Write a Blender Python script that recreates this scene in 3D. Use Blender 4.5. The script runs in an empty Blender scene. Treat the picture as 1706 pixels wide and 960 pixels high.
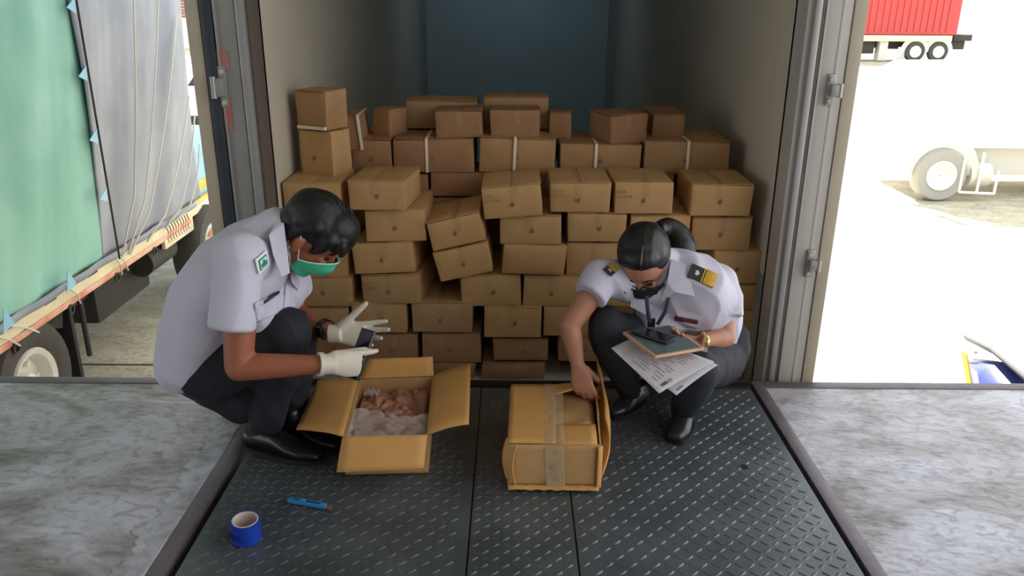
import bpy, bmesh, math, random
from mathutils import Vector, Matrix, noise
random.seed(7)
SC = bpy.context.scene
COL = SC.collection
rad = math.radians
# ------------------------------------------------------------------ camera
CAMH, PITCH, ROLL, FPX = 1.35, rad(19.8), rad(0.4), 1332.0
FWD = Vector((0, math.cos(PITCH), -math.sin(PITCH)))
R0, U0 = Vector((1, 0, 0)), Vector((0, math.sin(PITCH), math.cos(PITCH)))
CR = R0 * math.cos(ROLL) + U0 * math.sin(ROLL)
CU = U0 * math.cos(ROLL) - R0 * math.sin(ROLL)
CAM = Vector((0, 0, CAMH))
cd = bpy.data.cameras.new('camera'); cam = bpy.data.objects.new('camera', cd); COL.objects.link(cam)
cd.sensor_width = 36; cd.lens = 36 * FPX / 1706; cd.clip_start = 0.05; cd.clip_end = 400
M = Matrix((CR, CU, -FWD)).transposed().to_4x4(); M.translation = CAM
cam.matrix_world = M
SC.camera = cam
# ------------------------------------------------------------------ world, sun, fill lights, exposure
SC.view_settings.view_transform = 'Standard'; SC.view_settings.look = 'None'
SC.view_settings.gamma = 1; SC.view_settings.use_curve_mapping = False
SC.view_settings.exposure = -0.08
SC.cycles.use_denoising = True
SC.cycles.max_bounces = 8; SC.cycles.diffuse_bounces = 5; SC.cycles.volume_bounces = 1
SC.cycles.sample_clamp_indirect = 6
wd = bpy.data.worlds.new('sky'); SC.world = wd; wd.use_nodes = True
bg = wd.node_tree.nodes['Background']; bg.inputs[0].default_value = (0.90, 0.95, 1.0, 1); bg.inputs[1].default_value = 3.0
sl = bpy.data.lights.new('sun', 'SUN'); sun = bpy.data.objects.new('sun', sl); COL.objects.link(sun)
sl.energy = 30.0; sl.angle = rad(0.6); sl.color = (1, 0.96, 0.88)
sun.rotation_euler = Vector((0.15, -0.60, -0.80)).to_track_quat('-Z', 'Y').to_euler()
def area(name, loc, aim, sx, sy, e, col):
    l = bpy.data.lights.new(name, 'AREA'); l.shape = 'RECTANGLE'; l.size = sx; l.size_y = sy; l.energy = e; l.color = col
    o = bpy.data.objects.new(name, l); COL.objects.link(o); o.location = loc
    o.rotation_euler = (Vector(aim) - Vector(loc)).to_track_quat('-Z', 'Y').to_euler()
area('bay_fill_light', (0.4, -0.9, 3.3), (0.1, 3.2, 0.5), 2.6, 0.8, 8, (1, 0.90, 0.76))  # unseen fill light added to brighten the carton fronts
area('box_fill_light', (0.0, 6.6, 1.93), (-0.1, 7.6, 0.6), 0.9, 0.25, 3.4, (0.72, 0.90, 1.0))  # unseen cool fill added to brighten the back wall of the box
# ------------------------------------------------------------------ pixel helpers (photo pixels of the 1706x960 frame)
def ray(px, py): return FWD + CR * ((px - 853) / FPX) - CU * ((py - 480) / FPX)
def W(px, py, Y):
    d = ray(px, py); return CAM + d * (Y / d.y)
def G(px, py, z=0.0):
    d = ray(px, py); return CAM + d * ((z - CAMH) / d.z)
def ppm(p): return FPX / (Vector(p) - CAM).dot(FWD)
# ------------------------------------------------------------------ materials
def lin(c):
    c = [x / 255 for x in c]
    return tuple(x / 12.92 if x <= 0.04045 else ((x + 0.055) / 1.055) ** 2.4 for x in c) + (1,)
def mat(name, col, rough=0.6, metal=0.0, var=0.0, vscale=8, bump=0.0, bscale=60, stretch=(1, 1, 1), spec=0.5, trans=0, alpha=1, col2=None, detail=4):
    m = bpy.data.materials.new(name); m.use_nodes = True
    n, l = m.node_tree.nodes, m.node_tree.links
    b = n['Principled BSDF']
    b.inputs['Base Color'].default_value = lin(col); b.inputs['Roughness'].default_value = rough
    b.inputs['Metallic'].default_value = metal; b.inputs['Specular IOR Level'].default_value = spec
    b.inputs['Transmission Weight'].default_value = trans; b.inputs['Alpha'].default_value = alpha
    tc = n.new('ShaderNodeTexCoord'); mp = n.new('ShaderNodeMapping'); mp.inputs['Scale'].default_value = stretch
    l.new(tc.outputs['Object'], mp.inputs[0])
    if var > 0:
        t = n.new('ShaderNodeTexNoise'); t.inputs['Scale'].default_value = vscale; t.inputs['Detail'].default_value = detail
        l.new(mp.outputs[0], t.inputs['Vector'])
        r = n.new('ShaderNodeValToRGB'); c = lin(col)
        c2 = lin(col2) if col2 else tuple(x * (1 - var) for x in c[:3]) + (1,)
        r.color_ramp.elements[0].position = 0.35; r.color_ramp.elements[1].position = 0.65
        r.color_ramp.elements[0].color = c2; r.color_ramp.elements[1].color = c
        l.new(t.outputs[0], r.inputs[0]); l.new(r.outputs[0], b.inputs['Base Color'])
    if bump > 0:
        t = n.new('ShaderNodeTexNoise'); t.inputs['Scale'].default_value = bscale; t.inputs['Detail'].default_value = 5
        l.new(mp.outputs[0], t.inputs['Vector'])
        bn = n.new('ShaderNodeBump'); bn.inputs['Strength'].default_value = 1; bn.inputs['Distance'].default_value = bump
        l.new(t.outputs[0], bn.inputs['Height']); l.new(bn.outputs[0], b.inputs['Normal'])
    return m
MT = {}
def concrete(name, c1, c2, c3, rough):
    m = mat(name, c1, rough, bump=0.005, bscale=20); n, l = m.node_tree.nodes, m.node_tree.links
    b = n['Principled BSDF']; mp = [x for x in n if x.type == 'MAPPING'][0]; mp.inputs['Rotation'].default_value = (0, 0, 0.35); mp.inputs['Scale'].default_value = (1, 1.6, 1)
    t = n.new('ShaderNodeTexNoise'); t.inputs['Scale'].default_value = 2.6; t.inputs['Detail'].default_value = 9; t.inputs['Roughness'].default_value = 0.62; t.inputs['Distortion'].default_value = 0.6
    l.new(mp.outputs[0], t.inputs['Vector'])
    r = n.new('ShaderNodeValToRGB'); e = r.color_ramp.elements
    e[0].position = 0.34; e[0].color = lin(c2); e[1].position = 0.62; e[1].color = lin(c1)
    x = e.new(0.47); x.color = lin(c3)
    l.new(t.outputs[0], r.inputs[0])
    t2 = n.new('ShaderNodeTexNoise'); t2.inputs['Scale'].default_value = 14; t2.inputs['Detail'].default_value = 8; t2.inputs['Distortion'].default_value = 1.5
    l.new(mp.outputs[0], t2.inputs['Vector'])
    r2 = n.new('ShaderNodeValToRGB'); r2.color_ramp.elements[0].position = 0.36; r2.color_ramp.elements[1].position = 0.50
    r2.color_ramp.elements[0].color = (0.55, 0.53, 0.5, 1); r2.color_ramp.elements[1].color = (1, 1, 1, 1)
    l.new(t2.outputs[0], r2.inputs[0])
    mx = n.new('ShaderNodeMix'); mx.data_type = 'RGBA'; mx.blend_type = 'MULTIPLY'; mx.inputs[0].default_value = 0.7
    l.new(r.outputs[0], mx.inputs[6]); l.new(r2.outputs[0], mx.inputs[7]); l.new(mx.outputs[2], b.inputs['Base Color'])
    rr = n.new('ShaderNodeMapRange'); rr.inputs[3].default_value = rough - 0.15; rr.inputs[4].default_value = rough + 0.2
    l.new(t.outputs[0], rr.inputs[0]); l.new(rr.outputs[0], b.inputs['Roughness'])
    return m
MT['conc'] = concrete('dock_concrete', (192, 191, 202), (112, 103, 100), (158, 154, 157), 0.40)
MT['conc2'] = mat('broken_concrete_edge', (190, 191, 202), 0.5, 0, 0.28, 16, 0.006, 45, col2=(146, 143, 146), detail=8)
MT['yard'] = concrete('yard_concrete', (186, 180, 156), (156, 149, 128), (172, 165, 142), 0.8)
MT['rim'] = mat('painted_steel_angle', (108, 98, 104), 0.5, 0.2, 0.25, 12, 0.001, 40)
MT['tread'] = mat('tread_plate_steel', (102, 108, 112), 0.40, 0.45, 0.35, 5, 0.0004, 120)
MT['black'] = mat('black_steel', (22, 22, 24), 0.5, 0.3)
MT['pit'] = mat('pit_dark', (20, 18, 18), 0.9)
MT['cream'] = mat('insulated_panel', (198, 188, 168), 0.5, 0, 0.06, 3)
MT['grime'] = mat('scuffed_panel', (150, 144, 134), 0.6, 0, 0.3, 9)
MT['teal'] = mat('bulkhead_blue_cast', (150, 184, 200), 0.55, 0, 0.12, 3)  # blue cast of the light on the back wall put into the colour
MT['teal2'] = mat('bulkhead_edge', (92, 120, 138), 0.6)
MT['steel'] = mat('brushed_stainless', (168, 165, 160), 0.42, 0.45, 0.18, 10, stretch=(1, 1, 0.05))
MT['steel_d'] = mat('dull_stainless_glare', (192, 186, 176), 0.5, 0.12, 0.2, 8, stretch=(1, 1, 0.08))  # lightened: glare over the right door post put into the base colour
MT['door_edge'] = mat('door_edge_beige', (182, 170, 148), 0.55, 0, 0.1, 6)
MT['rubber'] = mat('gasket_rubber', (44, 52, 58), 0.5, 0, 0.15, 20)
MT['red'] = mat('faded_red_sticker', (190, 92, 82), 0.5, 0, 0.35, 25, col2=(150, 120, 112))
MT['seal'] = mat('brown_seal', (92, 82, 72), 0.7)
MT['roof'] = mat('canopy_sheet', (120, 120, 118), 0.7)
# ------------------------------------------------------------------ object helpers
def link(name, me, m=None, parent=None):
    o = bpy.data.objects.new(name, me); COL.objects.link(o)
    if m: me.materials.append(MT[m] if isinstance(m, str) else m)
    if parent: o.parent = parent; o.matrix_parent_inverse = parent.matrix_world.inverted()
    return o
def tag(o, label, cat, group=None):
    o['label'] = label; o['category'] = cat
    if group: o['group'] = group
    return o
def thing(name, label, cat, loc=(0, 0, 0), group=None):
    o = bpy.data.objects.new(name, None); COL.objects.link(o); o.location = loc; o.empty_display_size = 0.05
    o.matrix_world = Matrix.Translation(Vector(loc))
    return tag(o, label, cat, group)
def struct(o): o['kind'] = 'structure'; return o
def basis(x, y=None, z=None):
    """orthonormal matrix with given first axis and approximate third axis"""
    x = Vector(x).normalized(); z = Vector(z) if z is not None else Vector((0, 0, 1))
    y = z.cross(x)
    if y.length < 1e-5: y = Vector((0, 1, 0)).cross(x)
    y.normalize(); z = x.cross(y)
    return Matrix((x, y, z)).transposed()
class MB:
    def __init__(s): s.bm = bmesh.new()
    def box(s, c, size, rot=None, bev=0.0):
        r = bmesh.ops.create_cube(s.bm, size=1); vs = r['verts']
        for v in vs: v.co = Vector((v.co.x * size[0], v.co.y * size[1], v.co.z * size[2]))
        if bev > 0:
            es = list({e for v in vs for e in v.link_edges})
            rb = bmesh.ops.bevel(s.bm, geom=es, offset=bev, segments=2, affect='EDGES', profile=0.6)
            vs = list({v for f in rb['faces'] for v in f.verts} | {v for v in vs if v.is_valid})
        R = rot.to_3x3() if rot is not None else Matrix.Identity(3)
        for v in vs: v.co = R @ v.co + Vector(c)
        return s
    def lim(s, x0, x1, y0, y1, z0, z1, bev=0.0):
        return s.box(((x0 + x1) / 2, (y0 + y1) / 2, (z0 + z1) / 2), (x1 - x0, y1 - y0, z1 - z0), None, bev)
    def loft(s, pts, rr, up=(0, 0, 1), n=20, cap=True):
        """closed tube through pts; rr = radius or (side, up) pair per point; rounded ends"""
        P = [Vector(p) for p in pts]; rr = [(r, r) if not isinstance(r, (tuple, list)) else r for r in rr]
        T = []
        for i in range(len(P)):
            a = P[max(i - 1, 0)]; b = P[min(i + 1, len(P) - 1)]; T.append((b - a).normalized())
        rows = []
        def ring(p, t, r, k=1.0):
            B = basis(t, z=up)
            return [s.bm.verts.new(p + B @ Vector((0, math.cos(2 * math.pi * j / n) * r[0] * k, math.sin(2 * math.pi * j / n) * r[1] * k))) for j in range(n)]
        seq = []
        if cap:
            for a in (80, 60, 35): seq.append((P[0] - T[0] * min(rr[0]) * math.sin(rad(a)) * 0.9, T[0], rr[0], math.cos(rad(a))))
        for p, t, r in zip(P, T, rr): seq.append((p, t, r, 1))
        if cap:
            for a in (35, 60, 80): seq.append((P[-1] + T[-1] * min(rr[-1]) * math.sin(rad(a)) * 0.9, T[-1], rr[-1], math.cos(rad(a))))
        for q in seq: rows.append(ring(*q))
        for a, b in zip(rows, rows[1:]):
            for j in range(n): s.bm.faces.new((a[j], a[(j + 1) % n], b[(j + 1) % n], b[j]))
        s.bm.faces.new(rows[0][::-1]); s.bm.faces.new(rows[-1])
        return s
    def blob(s, c, r, R=None, seg=20):
        res = bmesh.ops.create_uvsphere(s.bm, u_segments=seg, v_segments=seg // 2 + 2, radius=1)
        R = R.to_3x3() if R is not None else Matrix.Identity(3)
        for v in res['verts']: v.co = R @ Vector((v.co.x * r[0], v.co.y * r[1], v.co.z * r[2])) + Vector(c)
        return s
    def cyl(s, p0, p1, r0, r1=None, n=24):
        p0, p1 = Vector(p0), Vector(p1); r1 = r0 if r1 is None else r1
        B = basis(p1 - p0); rows = []
        for p, r in ((p0, r0), (p1, r1)):
            rows.append([s.bm.verts.new(p + B @ Vector((0, math.cos(2 * math.pi * j / n) * r, math.sin(2 * math.pi * j / n) * r))) for j in range(n)])
        a, b = rows
        for j in range(n): s.bm.faces.new((a[j], a[(j + 1) % n], b[(j + 1) % n], b[j]))
        s.bm.faces.new(a[::-1]); s.bm.faces.new(b)
        return s
    def lathe(s, c, axis, prof, n=36):
        """prof: list of (along axis, radius), closed ring profile"""
        B = basis(axis); c = Vector(c); rows = []
        for a, r in prof:
            rows.append([s.bm.verts.new(c + B @ Vector((a, math.cos(2 * math.pi * j / n) * r, math.sin(2 * math.pi * j / n) * r))) for j in range(n)])
        k = len(rows)
        for i in range(k):
            a, b = rows[i], rows[(i + 1) % k]
            for j in range(n): s.bm.faces.new((a[j], a[(j + 1) % n], b[(j + 1) % n], b[j]))
        return s
    def grid(s, f, nu, nv):
        vs = [[s.bm.verts.new(f(i / nu, j / nv)) for j in range(nv + 1)] for i in range(nu + 1)]
        for i in range(nu):
            for j in range(nv): s.bm.faces.new((vs[i][j], vs[i + 1][j], vs[i + 1][j + 1], vs[i][j + 1]))
        return s
    def poly(s, pts, thick, nrm):
        nrm = Vector(nrm).normalized() * thick
        a = [s.bm.verts.new(Vector(p)) for p in pts]; b = [s.bm.verts.new(Vector(p) - nrm) for p in pts]
        s.bm.faces.new(a); s.bm.faces.new(b[::-1])
        k = len(a)
        for i in range(k): s.bm.faces.new((a[i], b[i], b[(i + 1) % k], a[(i + 1) % k]))
        return s
    def build(s, name, m, parent=None, smooth=True, solid=0.0, angle=40):
        bmesh.ops.recalc_face_normals(s.bm, faces=s.bm.faces)
        me = bpy.data.meshes.new(name); s.bm.to_mesh(me); s.bm.free()
        if smooth:
            for p in me.polygons: p.use_smooth = True
            me.set_sharp_from_angle(angle=rad(angle))
        o = link(name, me, m, parent)
        if solid:
            d = o.modifiers.new('thickness', 'SOLIDIFY'); d.thickness = solid; d.offset = 0
        return o
    def path(s, pts, rr, up=(0, 0, 1), n=20, k=5, cap=True):
        """loft along a smooth curve through pts"""
        P = [Vector(p) for p in pts]; rr = [(r, r) if not isinstance(r, (tuple, list)) else r for r in rr]; Q = []; S = []
        for i in range(len(P) - 1):
            p0, p1, p2, p3 = P[max(i - 1, 0)], P[i], P[i + 1], P[min(i + 2, len(P) - 1)]
            for j in range(k):
                t = j / k; Q.append(.5 * (2 * p1 + (p2 - p0) * t + (2 * p0 - 5 * p1 + 4 * p2 - p3) * t * t + (3 * p1 - p0 - 3 * p2 + p3) * t ** 3))
                S.append(tuple(a_ + (b_ - a_) * t for a_, b_ in zip(rr[i], rr[i + 1])))
        Q.append(P[-1]); S.append(rr[-1]); return s.loft(Q, S, up, n, cap)
    def sleeve(s, pts, rr, up=(1, 0, 0), n=28):
        s.loft(pts, rr, up, n, cap=False); return s
    def organic(s, name, m, parent=None, voxel=0.005, it=6, fold=None):
        """fuse overlapping closed pieces into one continuous smooth surface"""
        bmesh.ops.recalc_face_normals(s.bm, faces=s.bm.faces)
        me = bpy.data.meshes.new('raw'); s.bm.to_mesh(me); s.bm.free()
        t = bpy.data.objects.new('raw', me); COL.objects.link(t)
        d = t.modifiers.new('r', 'REMESH'); d.mode = 'VOXEL'; d.voxel_size = voxel; d.use_smooth_shade = True
        e = t.modifiers.new('s', 'SMOOTH'); e.factor = 0.5; e.iterations = it
        dg = bpy.context.evaluated_depsgraph_get()
        out = bpy.data.meshes.new_from_object(t.evaluated_get(dg))
        bpy.data.objects.remove(t); bpy.data.meshes.remove(me)
        if fold:
            ns = [v.normal.copy() for v in out.vertices]
            for v, nn in zip(out.vertices, ns): v.co += nn * fold(v.co, nn)
        for p in out.polygons: p.use_smooth = True
        out.name = name; out.materials.clear()
        return link(name, out, m, parent)
def dup(o, name=None):
    """copy of a thing with copies of its parts and their sub-parts"""
    c = o.copy(); COL.objects.link(c)
    for ch in list(o.children):
        k = ch.copy(); COL.objects.link(k); k.parent = c; k.matrix_parent_inverse = ch.matrix_parent_inverse.copy()
        for g in list(ch.children):
            q = g.copy(); COL.objects.link(q); q.parent = k; q.matrix_parent_inverse = g.matrix_parent_inverse.copy()
    return c
def surf(o, px, py, off=0.0):
    """point and normal where a sight line through a photo pixel meets a built surface"""
    me = o.data; d = ray(px, py).normalized(); mw = o.matrix_world
    if o.name not in BV:
        from mathutils.bvhtree import BVHTree
        BV[o.name] = BVHTree.FromPolygons([mw @ v.co for v in me.vertices], [tuple(p.vertices) for p in me.polygons])
    p, n, i, t = BV[o.name].ray_cast(CAM, d)
    if p is None:
        p, n, i, t = BV[o.name].find_nearest(W(px, py, 2.3))
    if n.dot(d) > 0: n = -n
    return p + n * off, n
BV = {}
def patch(name, o, pts, m, parent, off=0.002, thick=0.003, nu=8, nv=6):
    """cloth patch laid on surface o; pts = four photo pixels"""
    def f(u, v):
        q = [Vector(p) for p in pts]; w = q[0].lerp(q[1], u).lerp(q[3].lerp(q[2], u), v)
        p, n = surf(o, w.x, w.y, off); return p
    return MB().grid(f, nu, nv).build(name, m, parent, solid=thick, angle=180)
# ------------------------------------------------------------------ setting: dock, yard, truck box
YE = 2.72                      # far edge of the loading dock
XL, XR = -0.832, 0.887         # leveler plate sides
GZ = -1.30                     # yard level
def slab(name, x0, x1, y0, y1, z0, z1, m, bev=0.0): return struct(MB().lim(x0, x1, y0, y1, z0, z1, bev).build(name, m))
slab('floor', -9, -0.905, -5, YE - 0.05, GZ, 0.0, 'conc')
slab('floor.001', 0.945, 9, -5, YE - 0.05, GZ, 0.0, 'conc')
slab('floor.002', XL - 0.06, XR + 0.05, -5, 0.2, GZ, 0.0, 'conc')
def rough_strip(f, nu, nv): struct(MB().grid(f, nu, nv).build('floor_edge', 'conc2', solid=.003, angle=180))
rough_strip(lambda u, v: Vector((-.906 - v * (.085 + .06 * noise.noise(Vector((u * 7, 1, 0))) + .035 * noise.noise(Vector((u * 24, 2, 0))) + .025 * noise.noise(Vector((u * 70, 2, 0)))), .9 + 1.72 * u, .0004 + (.003 * abs(noise.noise(Vector((u * 50, v * 5, 3)))) + .003 * abs(noise.noise(Vector((u * 120, v * 9, 3))))) * (1 - v))), 420, 14)
slab('trim_1', -0.905, -0.860, 0.2, YE, -0.10, 0.003, 'rim', 0.003)
slab('trim_2', 0.902, 0.945, 0.2, YE, -0.10, 0.003, 'rim', 0.003)
slab('trim_3', -9, -0.905, YE - 0.05, YE, -0.12, 0.003, 'rim', 0.003)
slab('trim_4', 0.945, 9, YE - 0.05, YE, -0.12, 0.003, 'rim', 0.003)
slab('floor_pit', -0.905, 0.945, 0.2, YE - 0.02, GZ, -0.35, 'pit')
struct(MB().lim(-60, 60, YE - 0.3, 110, GZ - 0.2, GZ).build('ground', 'yard'))
# joints in the yard concrete
for k, (y0, x0, x1) in enumerate([(5.55, -12, -1.6), (3.9, -12, -1.6)]):
    slab('trim_%d' % (5 + k), x0, x1, y0, y0 + 0.025, GZ - 0.01, GZ + 0.001, 'pit')
# canopy over the bay (out of the frame), shaped to keep sun off the dock
slab('ceiling_canopy', -14, 3.4, -6, 5.6, 3.6, 3.7, 'roof')
slab('sun_blocker', -16, -3.0, 8.5, 17, 8.0, 8.1, 'roof')  # unseen slab added up high to keep sun off the left yard
# unseen wall behind the viewer, added to cut the frontal light
slab('wall_light_block', -9, 9, -6.2, -6.0, 0, 3.6, 'roof')
# insulated truck box
FLZ, CX0, CX1, CY0, CY1, CZ = -0.12, -0.872, 0.966, YE + 0.05, 7.85, 1.98
struct(MB().lim(CX0 - 0.06, CX0, CY0 + .12, CY1, FLZ, CZ).build('wall_left', 'cream'))
struct(MB().lim(CX1, CX1 + 0.06, CY0 + .12, CY1, FLZ, CZ).build('wall_right', 'cream'))
struct(MB().lim(CX0 - .06, CX1 + .06, CY1, CY1 + .08, FLZ - .1, CZ).build('wall_back', 'teal2'))
slab('wall_back.001', CX0 + 0.06, CX1 - 0.09, CY1 - 0.05, CY1, FLZ, CZ, 'teal', 0.01)
slab('ceiling', CX0 - .06, CX1 + .06, CY0, CY1 + .08, CZ, CZ + 0.08, 'cream')
slab('floor_truck', CX0 - .06, CX1 + .06, YE + 0.02, CY1 + .08, FLZ - 0.1, FLZ, 'steel_d')
slab('baseboard_right', CX1 - 0.006, CX1, CY0 + .14, CY1 - .06, FLZ, 0.36, 'grime')
slab('baseboard_left', CX0, CX0 + 0.006, CY0 + .14, CY1 - .06, FLZ, 0.36, 'grime')
# rear door posts
def post(side):
    s = -1 if side == 'left' else 1
    X = (lambda d: CX0 - d) if s < 0 else (lambda d: CX1 + d)
    def bar(name, d0, d1, y0, y1, m, parent=None, bev=0.003):
        x0, x1 = sorted((X(d0), X(d1)))
        return MB().lim(x0, x1, y0, y1, FLZ - 0.1, CZ + .05, bev).build(name, m, parent)
    r = struct(bar('trim_' + side, 0.045, 0.108 if s < 0 else .145, CY0, CY0 + 0.14, 'steel' if s < 0 else 'steel_d'))
    bar('inner_ridge', 0.012 if s < 0 else .018, 0.042, CY0 - 0.008, CY0 + 0.14, 'steel', r, 0.006)
    bar('inner_groove', 0.0, 0.020 if s > 0 else .012, CY0 + 0.012, CY0 + 0.14, 'steel_d' if s > 0 else 'seal', r)
    bar('outer_bead', (0.106 if s < 0 else 0.052), (0.112 if s < 0 else 0.058), CY0 - 0.012, CY0 + .05, 'steel', r, 0.002)
    if s < 0:
        bar('gasket', 0.114, 0.158, CY0 - 0.015, CY0 + 0.05, 'rubber', r, 0.015)
        bar('door_edge', 0.160, 0.205, CY0 - 0.005, CY0 + 0.05, 'door_edge', r, 0.002)
    else:
        bar('groove', 0.108, 0.120, CY0 - 0.002, CY0 + 0.04, 'steel_d', r)
        bar('door_edge', 0.147, 0.190, CY0 - 0.005, CY0 + 0.05, 'door_edge', r, 0.002)
    return r
PL, PR = post('left'), post('right')
def keeper(px, py, parent, h=0.085, sgn=1):
    """stainless keeper of the door bar: rounded base plate, two ears with bolts and a barrel"""
    c = W(px, py, CY0 - 0.012); b = MB()
    b.box(c + Vector((0, 0.006, 0)), (0.028, 0.010, h + 0.05), None, 0.004)
    b.box(c + Vector((-0.008 * sgn, -0.012, 0)), (0.034, 0.028, h * 0.72), None, 0.006)
    b.cyl(c + Vector((-0.022 * sgn, -0.02, -h * .42)), c + Vector((-0.022 * sgn, -0.02, h * .42)), 0.009)
    o = b.build('keeper_bracket', 'steel', parent)
    for k in (-1, 1):
        q = c + Vector((0.004 * sgn, 0, k * (h * 0.5 + 0.008))); MB().cyl(q, q + Vector((0, -0.009, 0)), 0.008, n=6).build('bolt', 'steel_d', o)
keeper(370, 145, PL)
keeper(1385, 150, PR, 0.055, -1); keeper(1350, 440, PR, 0.055, -1)
c = W(371, 100, CY0 - 0.004); MB().box(c, (0.036, 0.004, 0.06)).build('reflector_sticker', 'red', PL)
c = W(378, 190, CY0 - 0.004); MB().box(c, (0.030, 0.004, 0.11)).build('reflector_sticker', 'red', PL)
# dock leveler: three tread plates, hinge lip, side skirts
LV = thing('dock_leveler', 'black steel dock leveler with diamond tread plates in front of the truck', 'dock plate', (0, 1.4, 0))
def tread(x0, x1, y0, y1, p=0.030):
    b = MB(); b.lim(x0, x1, y0, y1, -0.03, 0.0)
    i = 0
    def lug(cx, cy, ang):
        ca, sa = math.cos(ang), math.sin(ang); L, w, h = p * .47, p * .14, 0.0022
        def q(u, v, z): return b.bm.verts.new((cx + u * ca - v * sa, cy + u * sa + v * ca, z))
        a = [q(-L, 0, 0), q(-L * .45, -w, 0), q(L * .45, -w, 0), q(L, 0, 0), q(L * .45, w, 0), q(-L * .45, w, 0)]
        t = [q(-L * .62, 0, h), q(L * .62, 0, h)]
        for f in ((a[0], a[1], t[0]), (a[1], a[2], t[1], t[0]), (a[2], a[3], t[1]), (a[3], a[4], t[1]), (a[4], a[5], t[0], t[1]), (a[5], a[0], t[0])): b.bm.faces.new(f)
    y = y0 + p * .5; j = 0
    while y < y1 - p * .4:
        x = x0 + p * .55; i = 0
        while x < x1 - p * .5:
            lug(x, y, rad(40) if (i + j) % 2 else rad(-40)); x += p; i += 1
        y += p; j += 1
    return b.build('deck_plate', 'tread', LV, angle=25)
tread(XL, -0.112, 0.25, YE - 0.06); tread(-0.107, 0.172, 0.25, YE - 0.06, 0.027); tread(0.177, XR, 0.25, YE - 0.06)
MB().lim(XL, XR, YE - 0.058, YE - 0.012, -0.04, 0.008, 0.003).build('hinge_lip', 'black', LV)
for x in (XL + 0.008, XR - 0.008): MB().lim(x - 0.006, x + 0.006, 0.25, YE - 0.06, -0.34, -0.032).build('side_skirt', 'black', LV)
for x in (-0.1095, 0.1745): MB().lim(x - 0.0035, x + 0.0035, 0.25, YE - 0.06, -0.05, -0.004).build('seam_strip', 'black', LV)
h = G(1240, 777, 0.003); MB().cyl(h, h - Vector((0, 0, .004)), 0.011).build('lifting_hole', 'pit', LV)
# ------------------------------------------------------------------ cartons
def cardmat(name, c, c2):
    m = mat(name, c, 0.75, 0, 0.2, 5, 0.0006, 40, col2=c2)
    return m
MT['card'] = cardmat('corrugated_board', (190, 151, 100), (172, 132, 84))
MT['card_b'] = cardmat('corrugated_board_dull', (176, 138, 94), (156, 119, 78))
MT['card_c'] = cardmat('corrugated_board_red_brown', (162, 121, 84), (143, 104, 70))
MT['card_in'] = cardmat('corrugated_board_inside', (204, 152, 86), (194, 143, 79))
MT['stamp'] = mat('stamp_ink', (146, 92, 58), 0.8, var=0.3, vscale=60)
MT['pencil'] = mat('pencil_marks', (120, 98, 72), 0.9)
MT['strap'] = mat('packing_strap', (226, 208, 186), 0.4)
MT['tape'] = mat('clear_tape', (214, 192, 158), 0.14, 0, 0.2, 30, 0.0008, 50, alpha=0.46, spec=0.8)
MT['tape_f'] = mat('thin_clear_tape', (200, 168, 126), 0.2, 0, 0.2, 30, alpha=0.3, spec=0.7)
MT['label_red'] = mat('red_label', (150, 70, 58), 0.7)
def carton_mesh(w, h, d, seed, rough=1.0):
    """slightly crushed closed carton, origin at the bottom middle of its front face, depth towards +y"""
    rnd = random.Random(seed); b = MB(); N = (8, 8, 4)
    offs = {}
    for i in (0, 1):
        for j in (0, 1):
            for k in (0, 1): offs[i, j, k] = Vector((rnd.uniform(-1, 1), rnd.uniform(-1, 1), rnd.uniform(-1, 1) if k else 0)) * 0.004 * rough
    vs = {}
    def P(u, v, t):
        p = Vector(((u - .5) * w, v * d, t * h))
        for (i, j, k), o in offs.items(): p += o * ((u if i else 1 - u) * (v if j else 1 - v) * (t if k else 1 - t))
        bu = 4 * u * (1 - u); bv = 4 * v * (1 - v); bt = 4 * t * (1 - t); q = noise.noise(Vector((u * 2 + seed, v * 2, t * 2)))
        p.y -= (1 - v) ** 8 * bu * bt * (0.003 + 0.004 * q) * rough
        p.x += (2 * u - 1) ** 7 * bv * bt * 0.004 * rough
        p.z += t ** 8 * bu * bv * (0.002 + 0.006 * noise.noise(Vector((u * 3, v * 3 + seed, 0)))) * rough
        # slightly rounded edges
        e = 0.0022
        for ax, s, ln in ((0, u, w), (1, v, d), (2, t, h)):
            pass
        return p
    def ix(i, j, k):
        if (i, j, k) not in vs: vs[i, j, k] = b.bm.verts.new(P(i / N[0], j / N[1], k / N[2]))
        return vs[i, j, k]
    for i in range(N[0]):
        for j in range(N[1]):
            for k in (0, N[2]): b.bm.faces.new((ix(i, j, k), ix(i + 1, j, k), ix(i + 1, j + 1, k), ix(i, j + 1, k)))
    for i in range(N[0]):
        for k in range(N[2]):
            for j in (0, N[1]): b.bm.faces.new((ix(i, j, k), ix(i + 1, j, k), ix(i + 1, j, k + 1), ix(i, j, k + 1)))
    for j in range(N[1]):
        for k in range(N[2]):
            for i in (0, N[0]): b.bm.faces.new((ix(i, j, k), ix(i, j + 1, k), ix(i, j + 1, k + 1), ix(i, j, k + 1)))
    bmesh.ops.recalc_face_normals(b.bm, faces=b.bm.faces)
    es = [e for e in b.bm.edges if len(e.link_faces) == 2 and e.calc_face_angle(0) > 1.0]
    bmesh.ops.bevel(b.bm, geom=es, offset=0.0028, segments=2, affect='EDGES', profile=0.5)
    # the two long top flaps, a hair proud of the box, meeting in the middle
    for s in (-1, 1):
        x0, x1 = (s * 0.0015, s * (w / 2 + 0.001))
        b.lim(min(x0, x1), max(x0, x1), -0.0015, d + 0.0015, h + 0.0005, h + 0.0032, 0.001)
    return b
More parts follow.
